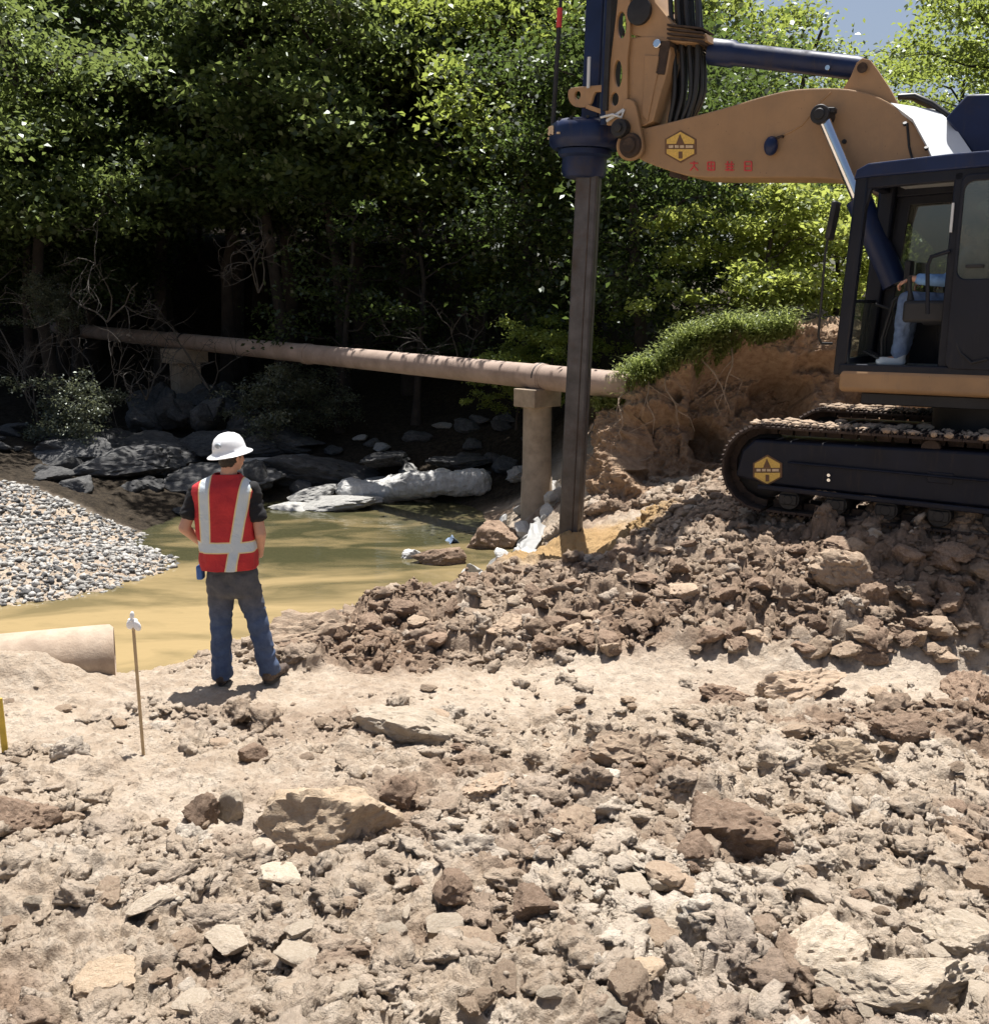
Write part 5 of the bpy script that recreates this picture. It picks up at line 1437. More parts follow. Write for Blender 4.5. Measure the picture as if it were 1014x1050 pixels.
# ------------------------------------------------------------------ people
def hand(mb, wrist, fdir, palm_n, side, curl=.6, s=1.0):
    """palm, four bent fingers and a side thumb as tapering chains"""
    f_ = Vector(fdir).normalized(); n_ = Vector(palm_n); n_ = (n_ - f_ * n_.dot(f_)).normalized(); l_ = f_.cross(n_).normalized() * side
    w_ = Vector(wrist)
    for j in range(4):
        b = w_ + f_ * .085 * s + l_ * (j - 1.5) * .021 * s
        capsule(mb, w_ + l_ * (j - 1.5) * .012 * s, .017 * s, b, .0125 * s)
        p = b; d = f_.copy(); ln = (.036, .040, .037, .029)[j] * s
        for k in range(3):
            ang = curl * (k + .6) * .7; dd = (f_ * math.cos(ang) + n_ * math.sin(ang)); q = p + dd * ln * (1, .72, .58)[k]
            capsule(mb, p, (.0098 - k * .0009) * s, q, (.0092 - k * .001) * s); p = q
    tb = w_ + f_ * .03 * s - l_ * .028 * s; t1 = tb + (f_ * .7 - l_ * .7 + n_ * .25).normalized() * .042 * s; t2 = t1 + (f_ * .95 - l_ * .2 + n_ * .4).normalized() * .03 * s
    capsule(mb, tb, .016 * s, t1, .012 * s); capsule(mb, t1, .0115 * s, t2, .0095 * s)


def head(mb, c, fwd, up=(0, 0, 1), s=1.0):
    """skull, jaw, nose, brows, lips, ears"""
    u = Vector(up).normalized(); f_ = Vector(fwd); f_ = (f_ - u * f_.dot(u)).normalized(); r_ = f_.cross(u).normalized(); c = Vector(c)
    Mh = Matrix((r_, f_, u)).transposed()
    def P_(x, y, z): return c + (r_ * x + f_ * y + u * z) * s
    mb.ico(P_(0, -.008, .03), (.076 * s, .096 * s, .088 * s), 3, Mh)
    mb.ico(P_(0, .022, -.045), (.058 * s, .070 * s, .068 * s), 3, Mh)
    mb.ico(P_(0, .052, -.092), (.030 * s, .028 * s, .022 * s), 2, Mh)
    capsule(mb, P_(0, .086, .012), .010 * s, P_(0, .103, -.028), .014 * s)
    for sd_ in (-1, 1):
        capsule(mb, P_(.012 * sd_, .086, .026), .010 * s, P_(.045 * sd_, .072, .026), .010 * s)
        mb.ico(P_(.032 * sd_, .077, .006), (.013 * s, .010 * s, .009 * s), 2, Mh)
        mb.ico(P_(.078 * sd_, -.012, -.012), (.010 * s, .020 * s, .034 * s), 2, Mh)
        mb.ico(P_(.038 * sd_, .060, -.030), (.024 * s, .024 * s, .02 * s), 2, Mh)
    capsule(mb, P_(-.02, .088, -.058), .008 * s, P_(.02, .088, -.058), .008 * s)
    capsule(mb, P_(-.018, .086, -.068), .009 * s, P_(.018, .086, -.068), .009 * s)
    return P_, Mh


# worker: stands with his back to us
WY = 7.3; foot = at(246, 707, WY); WG = gz(foot[0], WY, True)
def WP(px, py, dy=0.0):
    p = at(px, py, WY); return Vector((p[0] - foot[0], dy, p[2] - foot[2]))


WZ0 = foot[2]
mb = MB()
hipL, hipR = WP(227, 604), WP(252, 604); knL, knR = WP(226, 646, .03), WP(263, 643, .02); anL, anR = WP(229, 697, -.02), WP(275, 695, .02)
shL, shR = WP(203, 509), WP(259, 508); elL, elR = WP(192, 548, -.06), WP(269, 554, -.05); wrL, wrR = WP(206, 574, .16), WP(262, 582, .15)
pel = WP(239.5, 597); chest = WP(233, 530, .01); neck0 = WP(234, 502, .0); neck1 = WP(236, 482, .02); hc = WP(237, 477, .035)
mb.ico(pel, (.165, .115, .13), 3); mb.ico(WP(236, 565), (.150, .105, .16), 3); mb.ico(chest, (.175, .115, .18), 3); mb.ico(WP(232, 514), (.17, .085, .08), 3)
capsule(mb, neck0, .066, neck1, .058)
P_h, Mh = head(mb, hc, (.55, .84, -.12))
for h_, k_, a_2 in ((hipL, knL, anL), (hipR, knR, anR)): capsule(mb, h_, .085, k_, .056); capsule(mb, k_, .056, a_2, .040)
for a_2, out in ((anL, -.02), (anR, .07)): capsule(mb, a_2 + Vector((0, -.03, -.05)), .04, a_2 + Vector((out, .15, -.055)), .032)
for s_, e_, w_2, sd_ in ((shL, elL, wrL, -1), (shR, elR, wrR, 1)):
    capsule(mb, s_ + Vector((0, 0, -.03)), .048, e_, .043); capsule(mb, e_, .045, w_2, .029)
    fd = Vector((-.75 * sd_, .55, -.05)); hand(mb, w_2, fd, (0, -.4, -.9), sd_, .5)
pm = blob(mb, .0085, 2, 'person', M['skin'])
wk = link('person', pm, None, (foot[0], WY, WG + .012)); tag(wk, 'person in a red vest and white hard hat standing with back turned by the creek', 'person')
# jeans
mb = MB()
for h_, k_, a_2, ox in ((hipL, knL, anL, -.0), (hipR, knR, anR, .012)):
    capsule(mb, h_ + Vector((0, 0, .0)), .108, k_, .077); capsule(mb, k_, .077, a_2 + Vector((0, 0, .03)), .074); mb.cyl(a_2 + Vector((0, 0, .05)), a_2 + Vector((ox, .01, -.035)), .074, .078, 24)
mb.ico(pel + Vector((0, 0, -.0)), (.195, .122, .13), 3); mb.ico(pel + Vector((0, 0, -.09)), (.17, .115, .10), 3); mb.lathe([(.17, 0), (.16, .12)], pel, 28, 1, .66)
capsule(mb, pel + Vector((-.075, -.045, -.03)), .085, pel + Vector((-.06, -.04, -.1)), .08); capsule(mb, pel + Vector((.075, -.045, -.03)), .085, pel + Vector((.06, -.04, -.1)), .08)
jo = link('jeans', blob(mb, .011, 3, 'jeans', M['jeans'], .022, 8, 4), wk)
mb = MB(); q = WP(207, 594); mb.box(q + Vector((.0, -.02, 0)), (.05, .08, .11)); mb.build('belt_pouch', M['blueshirt'], jo, bevel=.012)
# shirt
mb = MB(); mb.ico(chest, (.196, .132, .20), 3); mb.ico(WP(232.5, 513), (.205, .108, .10), 3); mb.ico(WP(236, 570), (.172, .125, .16), 3)
for s_, e_ in ((shL, elL), (shR, elR)):
    m_ = s_.lerp(e_, .62); capsule(mb, s_ + Vector((0, 0, -.02)), .062, m_, .060); mb.cyl(s_.lerp(e_, .5), s_.lerp(e_, .70), .061, .066, 24)
link('t_shirt', blob(mb, .0105, 3, 't_shirt', M['black'], .022, 10, 6), wk)
# vest: loft of rounded sections, open at the armholes
secs = []
for py, xl, xr, dpt in ((589, 206.5, 266.5, .172), (580, 206, 266, .168), (565, 205, 265, .158), (552, 203.5, 264, .144), (540, 202.5, 263, .144), (530, 201.5, 262, .143), (520, 199.5, 262, .140), (512, 196.5, 264.5, .134), (506, 198, 263, .118), (501, 206, 256, .092), (497, 214, 250, .075), (494, 219, 247, .066)):
    a = WP(xl, py); b_2 = WP(xr, py); secs.append(((a.x + b_2.x) / 2, .0, a.z, (b_2.x - a.x) / 2, dpt))
n = 64; V = []
for cx, cy, z, hw, hd in secs:
    for k in range(n):
        a = 2 * math.pi * k / n; ca, sa = math.cos(a), math.sin(a); e_ = .72
        V.append((cx + hw * abs(ca) ** e_ * (1 if ca > 0 else -1), cy + hd * abs(sa) ** e_ * (1 if sa > 0 else -1), z))
V = np.array(V)
# finer rings
ns = 90; zz = np.linspace(0, len(secs) - 1, ns); Vr = V.reshape(len(secs), n, 3); i0 = np.clip(zz.astype(int), 0, len(secs) - 2); ff = (zz - i0)[:, None, None]
Vr = Vr[i0] * (1 - ff) + Vr[i0 + 1] * ff
for _ in range(3): Vr[1:-1] = (Vr[:-2] + 2 * Vr[1:-1] + Vr[2:]) / 4
VV = Vr.reshape(-1, 3); cdir = VV - np.array([0, 0, 0]); cdir[:, 2] = 0; cdir /= np.linalg.norm(cdir, axis=1)[:, None]
hang = np.clip((1.45 - VV[:, 2]) / .5, .15, 1)
VV = VV + cdir * ((np.abs(fbm3(VV * np.array([1, 1, .45]), 8, 3, 19) - .5) - .12) * .11 * hang)[:, None] + cdir * ((fbm3(VV, 5, 3, 29) - .5) * .04)[:, None]
F = [[i * n + k, i * n + (k + 1) % n, (i + 1) * n + (k + 1) % n, (i + 1) * n + k] for i in range(ns - 1) for k in range(n)]
vo = link('safety_vest', np_mesh('safety_vest', VV, np.array(F), M['vest'], True), wk)
s_ = vo.modifiers.new('thick', 'SOLIDIFY'); s_.thickness = .006; s_.offset = -1
# hair, hat, boots
mb = MB(); mb.ico(P_h(0, -.022, .022), (.082, .09, .082), 3, Mh); mb.ico(P_h(0, -.05, -.035), (.066, .055, .05), 3, Mh)
link('hair', blob(mb, .008, 2, 'hair', M['hair'], .012, 40, 3), wk)
up_h = Vector((-.04, -.10, .99)).normalized(); fh = Vector((.45, .88, .05)); fh = (fh - up_h * fh.dot(up_h)).normalized(); rh = fh.cross(up_h)
# tilt the hat up to the right as in the photograph
rh = (rh + up_h * .10).normalized(); up_h = rh.cross(fh).normalized(); Mt = Matrix((rh, fh, up_h)).transposed(); hb0 = WP(235, 473, .03)
mb = MB(); prof = [(.118, .0), (.119, .012), (.158, -.006), (.166, -.012), (.166, -.017), (.158, -.014), (.122, .018), (.119, .045), (.110, .085), (.092, .118), (.06, .142), (.02, .151), (.001, .152)]
mb.lathe(prof, hb0, 56, .96, 1.12, Mt); hat = mb.build('hard_hat', M['hat'], wk, 50)
mb = MB()
for sx_ in (-.032, 0, .032): mb.tube([hb0 + Mt @ Vector((sx_, 1.10 * .121 * math.cos(a), .02 + .130 * math.sin(a) * (1 if abs(sx_) < .01 else .965))) for a in np.linspace(.25, math.pi - .25, 20)], .006, 8)
mb.build('crown_ridge', M['hat'], hat)
mb = MB(); mb.ico(hb0 + Mt @ Vector((.012, -.121, .075)), (.03, .012, .022), 3, Mt); mb.build('sticker', M['hatmark'], hat)
for a_2, out in ((anL, -.03), (anR, .085)):
    mb = MB(); b_2 = a_2 + Vector((0, 0, 0)); zf = -a_2.z
    capsule(mb, a_2 + Vector((0, -.02, .02)), .052, a_2 + Vector((0, -.03, zf + .05)), .048); capsule(mb, a_2 + Vector((0, -.035, zf + .046)), .046, a_2 + Vector((out, .165, zf + .042)), .043)
    bo_ = link('work_boot', blob(mb, .008, 3, 'work_boot', M['boot'], .008, 20, 2), wk)
    mb = MB(); dirf = Vector((out, .2, 0)).normalized(); sd2 = Vector((dirf.y, -dirf.x, 0)); base = a_2 + Vector((0, -.035, zf))
    ring = [base + dirf * (.10 + .145 * math.cos(t)) + sd2 * (.050 + .006 * math.cos(t)) * math.sin(t) for t in np.linspace(0, 2 * math.pi, 25)[:-1]]
    mb.prism(ring, (0, 0, .022)); mb.build('sole', M['darksteel'], bo_)

# operator seated in the cab, facing along the boom
so_ = Vector((sx0 + .0, -.52, fl + .53))
mb = MB()
hL, hR = so_ + Vector((.03, .10, .05)), so_ + Vector((.03, -.10, .05)); kL, kR = so_ + Vector((.46, .14, .10)), so_ + Vector((.46, -.13, .10)); aL, aR = so_ + Vector((.50, .12, -.40)), so_ + Vector((.52, -.12, -.40))
chs = so_ + Vector((-.07, 0, .36)); sL, sR = so_ + Vector((-.05, .19, .50)), so_ + Vector((-.05, -.19, .50))
wL = Vector((sx0 + .40, -.19, fl + .82)); wR = Vector((sx0 + .40, -.85, fl + .82)); eL, eR = so_ + Vector((.08, .27, .27)), so_ + Vector((.08, -.27, .27))
mb.ico(so_ + Vector((0, 0, .06)), (.13, .16, .11), 3); mb.ico(chs, (.11, .165, .2), 3); mb.ico(so_ + Vector((-.03, 0, .2)), (.11, .15, .15), 3); mb.ico(so_ + Vector((-.05, 0, .5)), (.085, .18, .08), 3)
for a, k_, b_2 in ((hL, kL, aL), (hR, kR, aR)): capsule(mb, a, .082, k_, .056); capsule(mb, k_, .056, b_2, .04); capsule(mb, b_2 + Vector((-.02, 0, -.06)), .036, b_2 + Vector((.16, 0, -.08)), .03)
for s_, e_, w_2, sd_ in ((sL, eL, wL, -1), (sR, eR, wR, 1)): capsule(mb, s_, .054, e_, .042); capsule(mb, e_, .043, w_2, .03); hand(mb, w_2, (.75, 0, -.35), (-.2, 0, -1), sd_, 1.1)
capsule(mb, so_ + Vector((-.04, 0, .54)), .06, so_ + Vector((-.02, 0, .64)), .055)
P_o, Mo = head(mb, so_ + Vector((.0, 0, .72)), (1, .05, -.1))
base = to_world(so_)
pm = blob(mb, .0095, 2, 'person', M['skin']); pm.transform(Matrix.Translation(-so_))
op = link('person', pm, None, base); op.rotation_euler = ex.rotation_euler
tag(op, 'person in a blue shirt and jeans seated at the levers inside the excavator cab', 'person')


def opart(name, mb_, mat, wr=.02, vox=.011):
    me_ = blob(mb_, vox, 3, name, mat, wr, 9, 8); me_.transform(Matrix.Translation(-so_)); return link(name, me_, op)


mb = MB()
for a, k_, b_2 in ((hL, kL, aL), (hR, kR, aR)): capsule(mb, a, .097, k_, .075); capsule(mb, k_, .075, b_2, .066)
mb.ico(so_ + Vector((0, 0, .07)), (.15, .185, .13), 3); opart('jeans', mb, M['opjeans'])
mb = MB(); mb.ico(chs, (.13, .185, .21), 3); mb.ico(so_ + Vector((-.03, 0, .2)), (.13, .172, .16), 3); mb.ico(so_ + Vector((-.05, 0, .5)), (.1, .195, .09), 3)
opart('shirt', mb, M['blueshirt'])
mb = MB()
for s_, e_, w_2 in ((sL, eL, wL), (sR, eR, wR)): capsule(mb, s_, .07, e_, .058); capsule(mb, e_, .056, e_.lerp(w_2, .75), .046)
opart('sleeve', mb, M['bluefab'])
for b_2 in (aL, aR):
    mb = MB(); capsule(mb, b_2 + Vector((-.02, 0, .0)), .05, b_2 + Vector((-.02, 0, -.075)), .045); capsule(mb, b_2 + Vector((-.03, 0, -.08)), .044, b_2 + Vector((.17, 0, -.085)), .04); opart('shoe', mb, M['greyplate'] if b_2 is aL else M['boot'], .006, .009)
mb = MB(); prof = [(.118, .0), (.119, .012), (.135, -.002), (.14, -.008), (.122, .018), (.119, .045), (.108, .085), (.09, .115), (.055, .138), (.02, .146), (.001, .147)]
mb.lathe(prof, P_o(0, -.01, .055) - so_, 40, .95, 1.1, Mo); mb.build('hard_hat', M['navy'], op, 50)
mb = MB(); mb.ico(P_o(0, -.03, .015), (.083, .09, .08), 3, Mo); opart('hair', mb, M['hair'], .01, .009)

# ------------------------------------------------------------------ vegetation
def leaves(r, centers, sig, per, L, Wd, up_bias=.55, droop=.15, fold=.25, zcut=None):
    """leaf blades (two-facet folded rhombs) gathered in clumps"""
    n = len(centers) * per
    c = np.repeat(centers, per, 0); s = np.repeat(sig, per, 0)
    p = c + r.normal(size=(n, 3)) * s
    p[:, 2] -= droop * (np.linalg.norm((p - c)[:, :2], axis=1))
    if zcut is not None: p = p[p[:, 2] > zcut]; n = len(p)
    nrm = r.normal(size=(n, 3)); nrm[:, 2] = np.abs(nrm[:, 2]) + up_bias; nrm /= np.linalg.norm(nrm, axis=1)[:, None]
    t = r.normal(size=(n, 3)); t -= nrm * (t * nrm).sum(1)[:, None]; t /= np.linalg.norm(t, axis=1)[:, None] + 1e-9
    b = np.cross(nrm, t); l = L * r.uniform(.6, 1.3, n)[:, None]; w_ = Wd * r.uniform(.7, 1.25, n)[:, None]
    V = np.stack([p - t * l * .5, p + b * w_ * .5 + nrm * w_ * fold, p + t * l * .5, p - b * w_ * .5 + nrm * w_ * fold], 1).reshape(-1, 3)
    i = np.arange(n)[:, None] * 4
    F = np.concatenate([i + np.array([[0, 1, 2, 3]])], 0)
    return V, F


def tree_meshes(seed, H, cr, cb, nl=13, clumps=150, per=150, L=.17, Wd=.10, leafm=None, r0=.2, lean=0, sig=(.5, .5, .3), trunk=True):
    """returns crown mesh, wood mesh: trunk with limbs, leaf clumps on and round the limbs"""
    r = np.random.default_rng(seed); mb = MB()
    az0 = r.uniform(0, 6.28)
    tp = [Vector((lean * (t ** 1.5) * H * math.cos(az0) + r.normal() * .08 * H * .2 * t, lean * (t ** 1.5) * H * math.sin(az0) + r.normal() * .08 * H * .2 * t, -.4 + (H * .86 + .4) * t)) for t in np.linspace(0, 1, 9)]
    mb.tube(tp, [r0 * (1.25 - t * .95) if t > 0 else r0 * 1.7 for t in np.linspace(0, 1, 9)], 10)
    cents = []
    for k in range(nl):
        t = .28 + .66 * (k + r.uniform(0, .8)) / nl; t = max(t, cb / H * .9)
        i = min(int(t * 8), 7); base = tp[i].lerp(tp[i + 1], t * 8 - i)
        a = k * 2.4 + r.uniform(-.5, .5); rel = (t - cb / H) / max(1 - cb / H, .01)
        ln = cr * (.55 + .75 * math.sqrt(max(0, 1 - (2 * rel - .8) ** 2 * .8))) * r.uniform(.75, 1.1)
        path = []
        for s_ in np.linspace(0, 1, 7):
            path.append(base + Vector((math.cos(a) * ln * s_ + r.normal() * .12 * s_, math.sin(a) * ln * s_ + r.normal() * .12 * s_, ln * (.55 * s_ - .32 * s_ * s_ * (1.6 - rel)) + r.normal() * .08)))
        rb = r0 * (.42 - .22 * rel)
        mb.tube(path, [rb * (1 - .85 * s_) for s_ in np.linspace(0, 1, 7)], 7)
        for s_ in np.linspace(.35, 1, max(3, int(clumps / nl * .45))):
            q = path[min(int(s_ * 6), 5)].lerp(path[min(int(s_ * 6) + 1, 6)], s_ * 6 - min(int(s_ * 6), 5)); cents.append(q + Vector(r.normal(size=3) * .18))
        for m_ in range(max(2, int(clumps / nl * .55))):
            s_ = r.uniform(.35, 1); q = path[min(int(s_ * 6), 5)]
            d = Vector((r.normal(), r.normal(), r.normal() * .5 + .1)).normalized() * r.uniform(.5, 1.3) * cr * .32
            mb.tube([q, q + d * .5 + Vector((0, 0, .08)), q + d], [rb * .25, rb * .15, .006], 4, False); cents.append(q + d)
    cents = np.array([list(q) for q in cents]); sg = np.array(sig)[None] * r.uniform(.6, 1.3, (len(cents), 1)) * cr / 3.2
    V, F = leaves(r, cents, sg, per, L, Wd)
    crown = np_mesh('crown', V, F, leafm, False)
    return crown, (mb.mesh('trunk', M['bark'], 50) if trunk else None)


def plant(kind, meshes, x, y, s, rz, label, cat, group=None, zoff=0, sz=None):
    o = thing(kind, label, cat, (x, y, gz(x, y) + zoff), rz, group)
    c = link('crown', meshes[0], o); 
    if meshes[1]: link('trunk', meshes[1], o)
    o.scale = (s, s, sz or s); return o


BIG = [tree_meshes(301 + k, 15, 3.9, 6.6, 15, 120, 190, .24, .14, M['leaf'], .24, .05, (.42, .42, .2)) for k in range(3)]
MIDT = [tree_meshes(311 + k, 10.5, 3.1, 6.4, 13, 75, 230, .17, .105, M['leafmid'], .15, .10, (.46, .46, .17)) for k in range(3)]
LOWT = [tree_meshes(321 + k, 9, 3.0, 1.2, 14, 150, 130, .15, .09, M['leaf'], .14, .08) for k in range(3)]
BRT = [tree_meshes(341 + k, 13, 3.4, 2.5, 14, 105, 95, .22, .13, M['leafsunlit'], .2, .05, (.5, .5, .22)) for k in range(3)]
BSH = [tree_meshes(361 + k, 3.0, 1.5, .2, 12, 80, 130, .11, .065, M['leafsunshrub'], .05, .1, (.36, .36, .16)) for k in range(2)]
GSH = [tree_meshes(381 + k, 2.4, 1.1, .1, 11, 80, 80, .09, .05, M['leafgrey'], .035, .1, (.4, .4, .25)) for k in range(2)]
SPR = [tree_meshes(391 + k, 7.0, 2.4, 2.0, 10, 60, 70, .14, .085, M['leaf'], .10, .15, (.45, .45, .16)) for k in range(2)]


def px_xy(px, Y): p = at(px, 320, Y); return p[0], Y


# rows of tall forest trees behind the creek (shade the bank under them)
forest_spots = [(-90, 38, 0), (10, 38.6, 1), (95, 37, 2), (160, 34, 0), (235, 31, 1), (300, 29.0, 2), (380, 28.8, 0), (465, 29.4, 1), (545, 28.8, 2),
                (-40, 43, 2), (70, 43, 0), (190, 40, 1), (265, 36, 2), (340, 34.5, 0), (430, 34.5, 1), (520, 34, 2), (610, 34, 0), (130, 46, 2), (260, 43, 0), (370, 41, 1), (480, 41, 2)]
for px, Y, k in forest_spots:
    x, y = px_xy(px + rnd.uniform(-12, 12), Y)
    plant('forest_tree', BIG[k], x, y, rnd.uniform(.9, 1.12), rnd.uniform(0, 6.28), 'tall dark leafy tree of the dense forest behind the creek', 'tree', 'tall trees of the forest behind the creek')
# middling trees along the forest edge, their tops in the sun
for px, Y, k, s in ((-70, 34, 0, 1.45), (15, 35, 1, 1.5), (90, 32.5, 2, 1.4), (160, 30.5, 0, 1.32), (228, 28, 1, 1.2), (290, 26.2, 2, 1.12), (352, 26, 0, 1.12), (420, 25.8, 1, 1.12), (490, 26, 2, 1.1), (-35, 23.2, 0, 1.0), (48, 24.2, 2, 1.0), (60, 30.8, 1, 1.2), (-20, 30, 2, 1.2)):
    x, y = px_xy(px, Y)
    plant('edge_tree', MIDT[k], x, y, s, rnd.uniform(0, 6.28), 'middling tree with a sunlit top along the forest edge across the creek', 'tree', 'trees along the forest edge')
# low trees in the deep shade
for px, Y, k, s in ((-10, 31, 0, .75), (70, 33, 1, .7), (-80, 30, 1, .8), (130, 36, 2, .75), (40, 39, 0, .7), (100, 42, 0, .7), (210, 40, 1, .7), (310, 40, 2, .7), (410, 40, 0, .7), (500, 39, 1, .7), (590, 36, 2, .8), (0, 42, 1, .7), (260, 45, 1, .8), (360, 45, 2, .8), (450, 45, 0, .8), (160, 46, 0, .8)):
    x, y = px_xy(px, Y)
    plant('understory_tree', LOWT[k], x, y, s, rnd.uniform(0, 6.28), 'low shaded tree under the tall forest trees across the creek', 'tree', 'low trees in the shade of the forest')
for px, Y, k, s in ((25, 25.5, 0, .78), (-45, 24.5, 1, .85), (75, 27.5, 2, .8), (130, 33, 0, .85)):
    x, y = px_xy(px, Y); plant('bank_tree', LOWT[k], x, y, s, rnd.uniform(0, 6.28), 'bushy tree with low hanging foliage at the far left of the creek', 'tree', 'bushy trees at the far left', .9)
for px, Y, k, s, lab in ((655, 19.5, 1, .88, 'dense dark green tree between the driven bar and the bright shrubs'), (700, 22.0, 2, .72, 'dark green tree under the boom left of the bright shrub'), (612, 21.5, 0, .9, 'dark leafy tree right behind the driven bar')):
    x, y = px_xy(px, Y); plant('leafy_tree', LOWT[k], x, y, s, rnd.uniform(0, 6.28), lab, 'tree', None, -.3)
for k, px in enumerate(range(120, 640, 40)):
    x, y = px_xy(px, 51 + (k % 3) * 3)
    plant('understory_tree', LOWT[k % 3], x, y, 1.25, rnd.uniform(0, 6.28), 'low shaded tree under the tall forest trees across the creek', 'tree', 'low trees in the shade of the forest')
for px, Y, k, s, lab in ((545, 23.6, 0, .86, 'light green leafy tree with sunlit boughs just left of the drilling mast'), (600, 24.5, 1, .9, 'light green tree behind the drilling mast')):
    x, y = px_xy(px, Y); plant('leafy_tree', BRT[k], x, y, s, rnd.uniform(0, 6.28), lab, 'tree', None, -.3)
for px, Y, k, s, lab in ((345, 23.2, 0, .86, 'thin tree with sparse sunlit sprays in front of the dark hollow'), (425, 23.4, 1, .84, 'second thin tree with sparse sprays, nearer the drilling mast')):
    x, y = px_xy(px, Y); plant('thin_tree', SPR[k], x, y, s, rnd.uniform(0, 6.28), lab, 'tree', None, .3)
# bright trees further back on the right
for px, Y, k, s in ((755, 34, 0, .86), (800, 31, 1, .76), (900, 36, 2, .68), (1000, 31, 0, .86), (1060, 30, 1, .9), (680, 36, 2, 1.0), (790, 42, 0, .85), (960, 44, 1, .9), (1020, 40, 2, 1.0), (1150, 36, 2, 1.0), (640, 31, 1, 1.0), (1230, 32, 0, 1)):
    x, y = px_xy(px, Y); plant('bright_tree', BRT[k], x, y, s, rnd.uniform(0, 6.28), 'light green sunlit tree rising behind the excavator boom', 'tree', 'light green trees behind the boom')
# bright shrubs on the bank and at the water
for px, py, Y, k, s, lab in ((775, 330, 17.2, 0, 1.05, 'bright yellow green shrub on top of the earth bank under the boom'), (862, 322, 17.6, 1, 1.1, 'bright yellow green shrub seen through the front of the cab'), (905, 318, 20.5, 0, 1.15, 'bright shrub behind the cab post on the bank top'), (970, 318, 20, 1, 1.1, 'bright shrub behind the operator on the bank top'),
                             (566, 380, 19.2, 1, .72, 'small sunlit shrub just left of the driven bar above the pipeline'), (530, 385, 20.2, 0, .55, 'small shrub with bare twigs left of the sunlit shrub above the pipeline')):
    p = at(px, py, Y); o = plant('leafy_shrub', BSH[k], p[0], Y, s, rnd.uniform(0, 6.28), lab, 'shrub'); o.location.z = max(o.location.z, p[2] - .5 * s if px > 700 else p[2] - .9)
for px, py, Y, k, s, lab in ((272, 458, 21.6, 0, .78, 'pale grey green bush right of the far pier behind the hard hat'), (318, 450, 22.6, 1, .7, 'grey bush beyond the hard hat under the pipeline'), (84, 476, 20.6, 1, .8, 'dim green bush on the dark bank at the left'), (62, 345, 22.5, 0, .6, 'small green spray of leaves above the dim bush at the left')):
    p = at(px, py, Y); o = plant('grey_bush', GSH[k], p[0], Y, s, rnd.uniform(0, 6.28), lab, 'bush'); o.location.z = p[2]
# bare twiggy brush on the left bank
for k, (px, py, Y, hgt) in enumerate(((40, 440, 21.6, 2.6), (95, 430, 22, 3.0), (150, 410, 22.4, 2.4), (20, 380, 22.6, 3.4), (470, 385, 21, 1.9), (215, 400, 23, 2.6), (110, 330, 22.2, 2.6), (265, 300, 22.4, 2.2))):
    p = at(px, py, Y); mb = MB(); r = np.random.default_rng(900 + k)

    def grow(a, d, ln, rad, dep):
        q = Vector(a); path = [q.copy()]; d = Vector(d)
        for s_ in range(5):
            d = (d + Vector(r.normal(size=3) * .22)).normalized(); q = q + d * ln / 5; path.append(q.copy())
        mb.tube(path, [rad * (1 - .14 * s_) for s_ in range(6)], 5, False)
        if dep:
            for m_ in range(3): grow(path[r.integers(2, 6)], (d + Vector(r.normal(size=3) * .75)).normalized(), ln * .6, rad * .55, dep - 1)


    for m_ in range(3): grow((0, 0, 0), Vector((r.normal() * .6, -.25 + r.normal() * .3, 1)).normalized(), hgt * .6, .022, 3)
    o = mb.build('bare_brush', M['twig'], None, 0); o.location = p
    tag(o, 'bare leafless brush with tangled grey twigs in the shade of the forest edge', 'brush', 'bare brush along the forest edge')

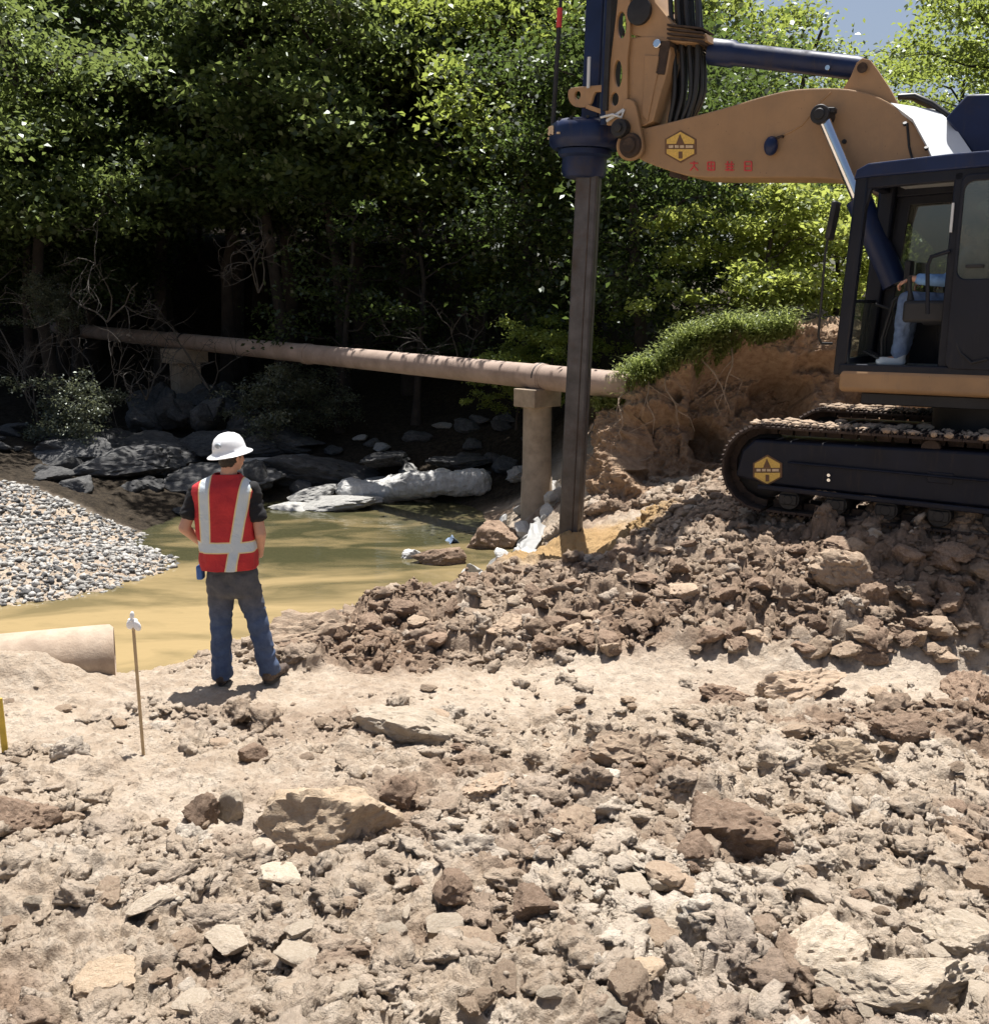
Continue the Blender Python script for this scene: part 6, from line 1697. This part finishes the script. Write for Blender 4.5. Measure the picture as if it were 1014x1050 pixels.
# grass hanging over the bank crest (uncountable)
r = np.random.default_rng(77); V = []; F = []
ui = []
for k in range(14000):
    uu = r.uniform(.03, .60); j = r.uniform(.60, .86) if uu < .42 else r.uniform(.66, .86)
    q = BANK[int(uu * (NU - 1)), int(j * (NV - 1))]
    if fbm2(np.array([q[0] * 2.2]), np.array([q[1] * 2.2]), 2, 3)[0] < .47 and r.random() < .8: continue
    ui.append(q)
ui = np.array(ui); n = len(ui); a = r.uniform(0, 6.28, n); L_ = r.uniform(.10, .42, n); d = np.stack([np.cos(a) * .5, np.sin(a) * .5 - .35, r.uniform(.5, 1.1, n)], 1); d /= np.linalg.norm(d, axis=1)[:, None]
sd_ = np.stack([-np.sin(a), np.cos(a), 0 * a], 1) * .012; e_ = ui + d * L_[:, None] * .6; tip = ui + d * L_[:, None] + np.stack([np.cos(a), np.sin(a) - .3, -.6 + 0 * a], 1) * (L_ * .4)[:, None]
V = np.stack([ui - sd_, ui + sd_, e_ + sd_ * .8, e_ - sd_ * .8, tip], 1).reshape(-1, 3); i = np.arange(n)[:, None] * 5
Vl, Fl = leaves(r, ui[::3] + np.array([0, -.04, .16]), np.full((len(ui[::3]), 3), .09), 4, .065, .026, .5)
me = bpy.data.meshes.new('grass')
faces = (i + np.array([[0, 1, 2, 3]])).tolist() + (i + np.array([[3, 2, 4]])).tolist() + (Fl + n * 5).tolist()
me.from_pydata(np.concatenate([V, Vl]).tolist(), [], faces); me.materials.append(M['grass'])
tag(link('grass', me), kind='stuff')
# roots dangling from the bank
for k, (u0, j0) in enumerate(((.05, .62), (.09, .66), (.14, .64), (.2, .66), (.24, .6), (.3, .66), (.34, .64), (.42, .66), (.12, .5), (.5, .68))):
    r = np.random.default_rng(50 + k); q = Vector(BANK[int(u0 * (NU - 1)), int(j0 * (NV - 1))]); mb = MB(); path = [Vector((0, 0, 0))]; d = Vector((r.normal() * .5, -.6, -.25))
    for s_ in range(9):
        d = (d + Vector((r.normal() * .3, r.normal() * .12, -.22))).normalized(); path.append(path[-1] + d * .11)
    mb.tube(path, [.016 * (1 - .09 * s_) for s_ in range(10)], 6)
    for m_ in range(3):
        b0 = path[2 + m_ * 2]; mb.tube([b0, b0 + Vector((r.normal() * .12, -.06, -.10)), b0 + Vector((r.normal() * .22, -.05, -.3))], [.008, .006, .003], 5)
    o = mb.build('exposed_root', M['root'], None, 0); o.location = q
    tag(o, 'thin pale root dangling from the cut face of the earth bank', 'root', 'roots hanging from the earth bank')
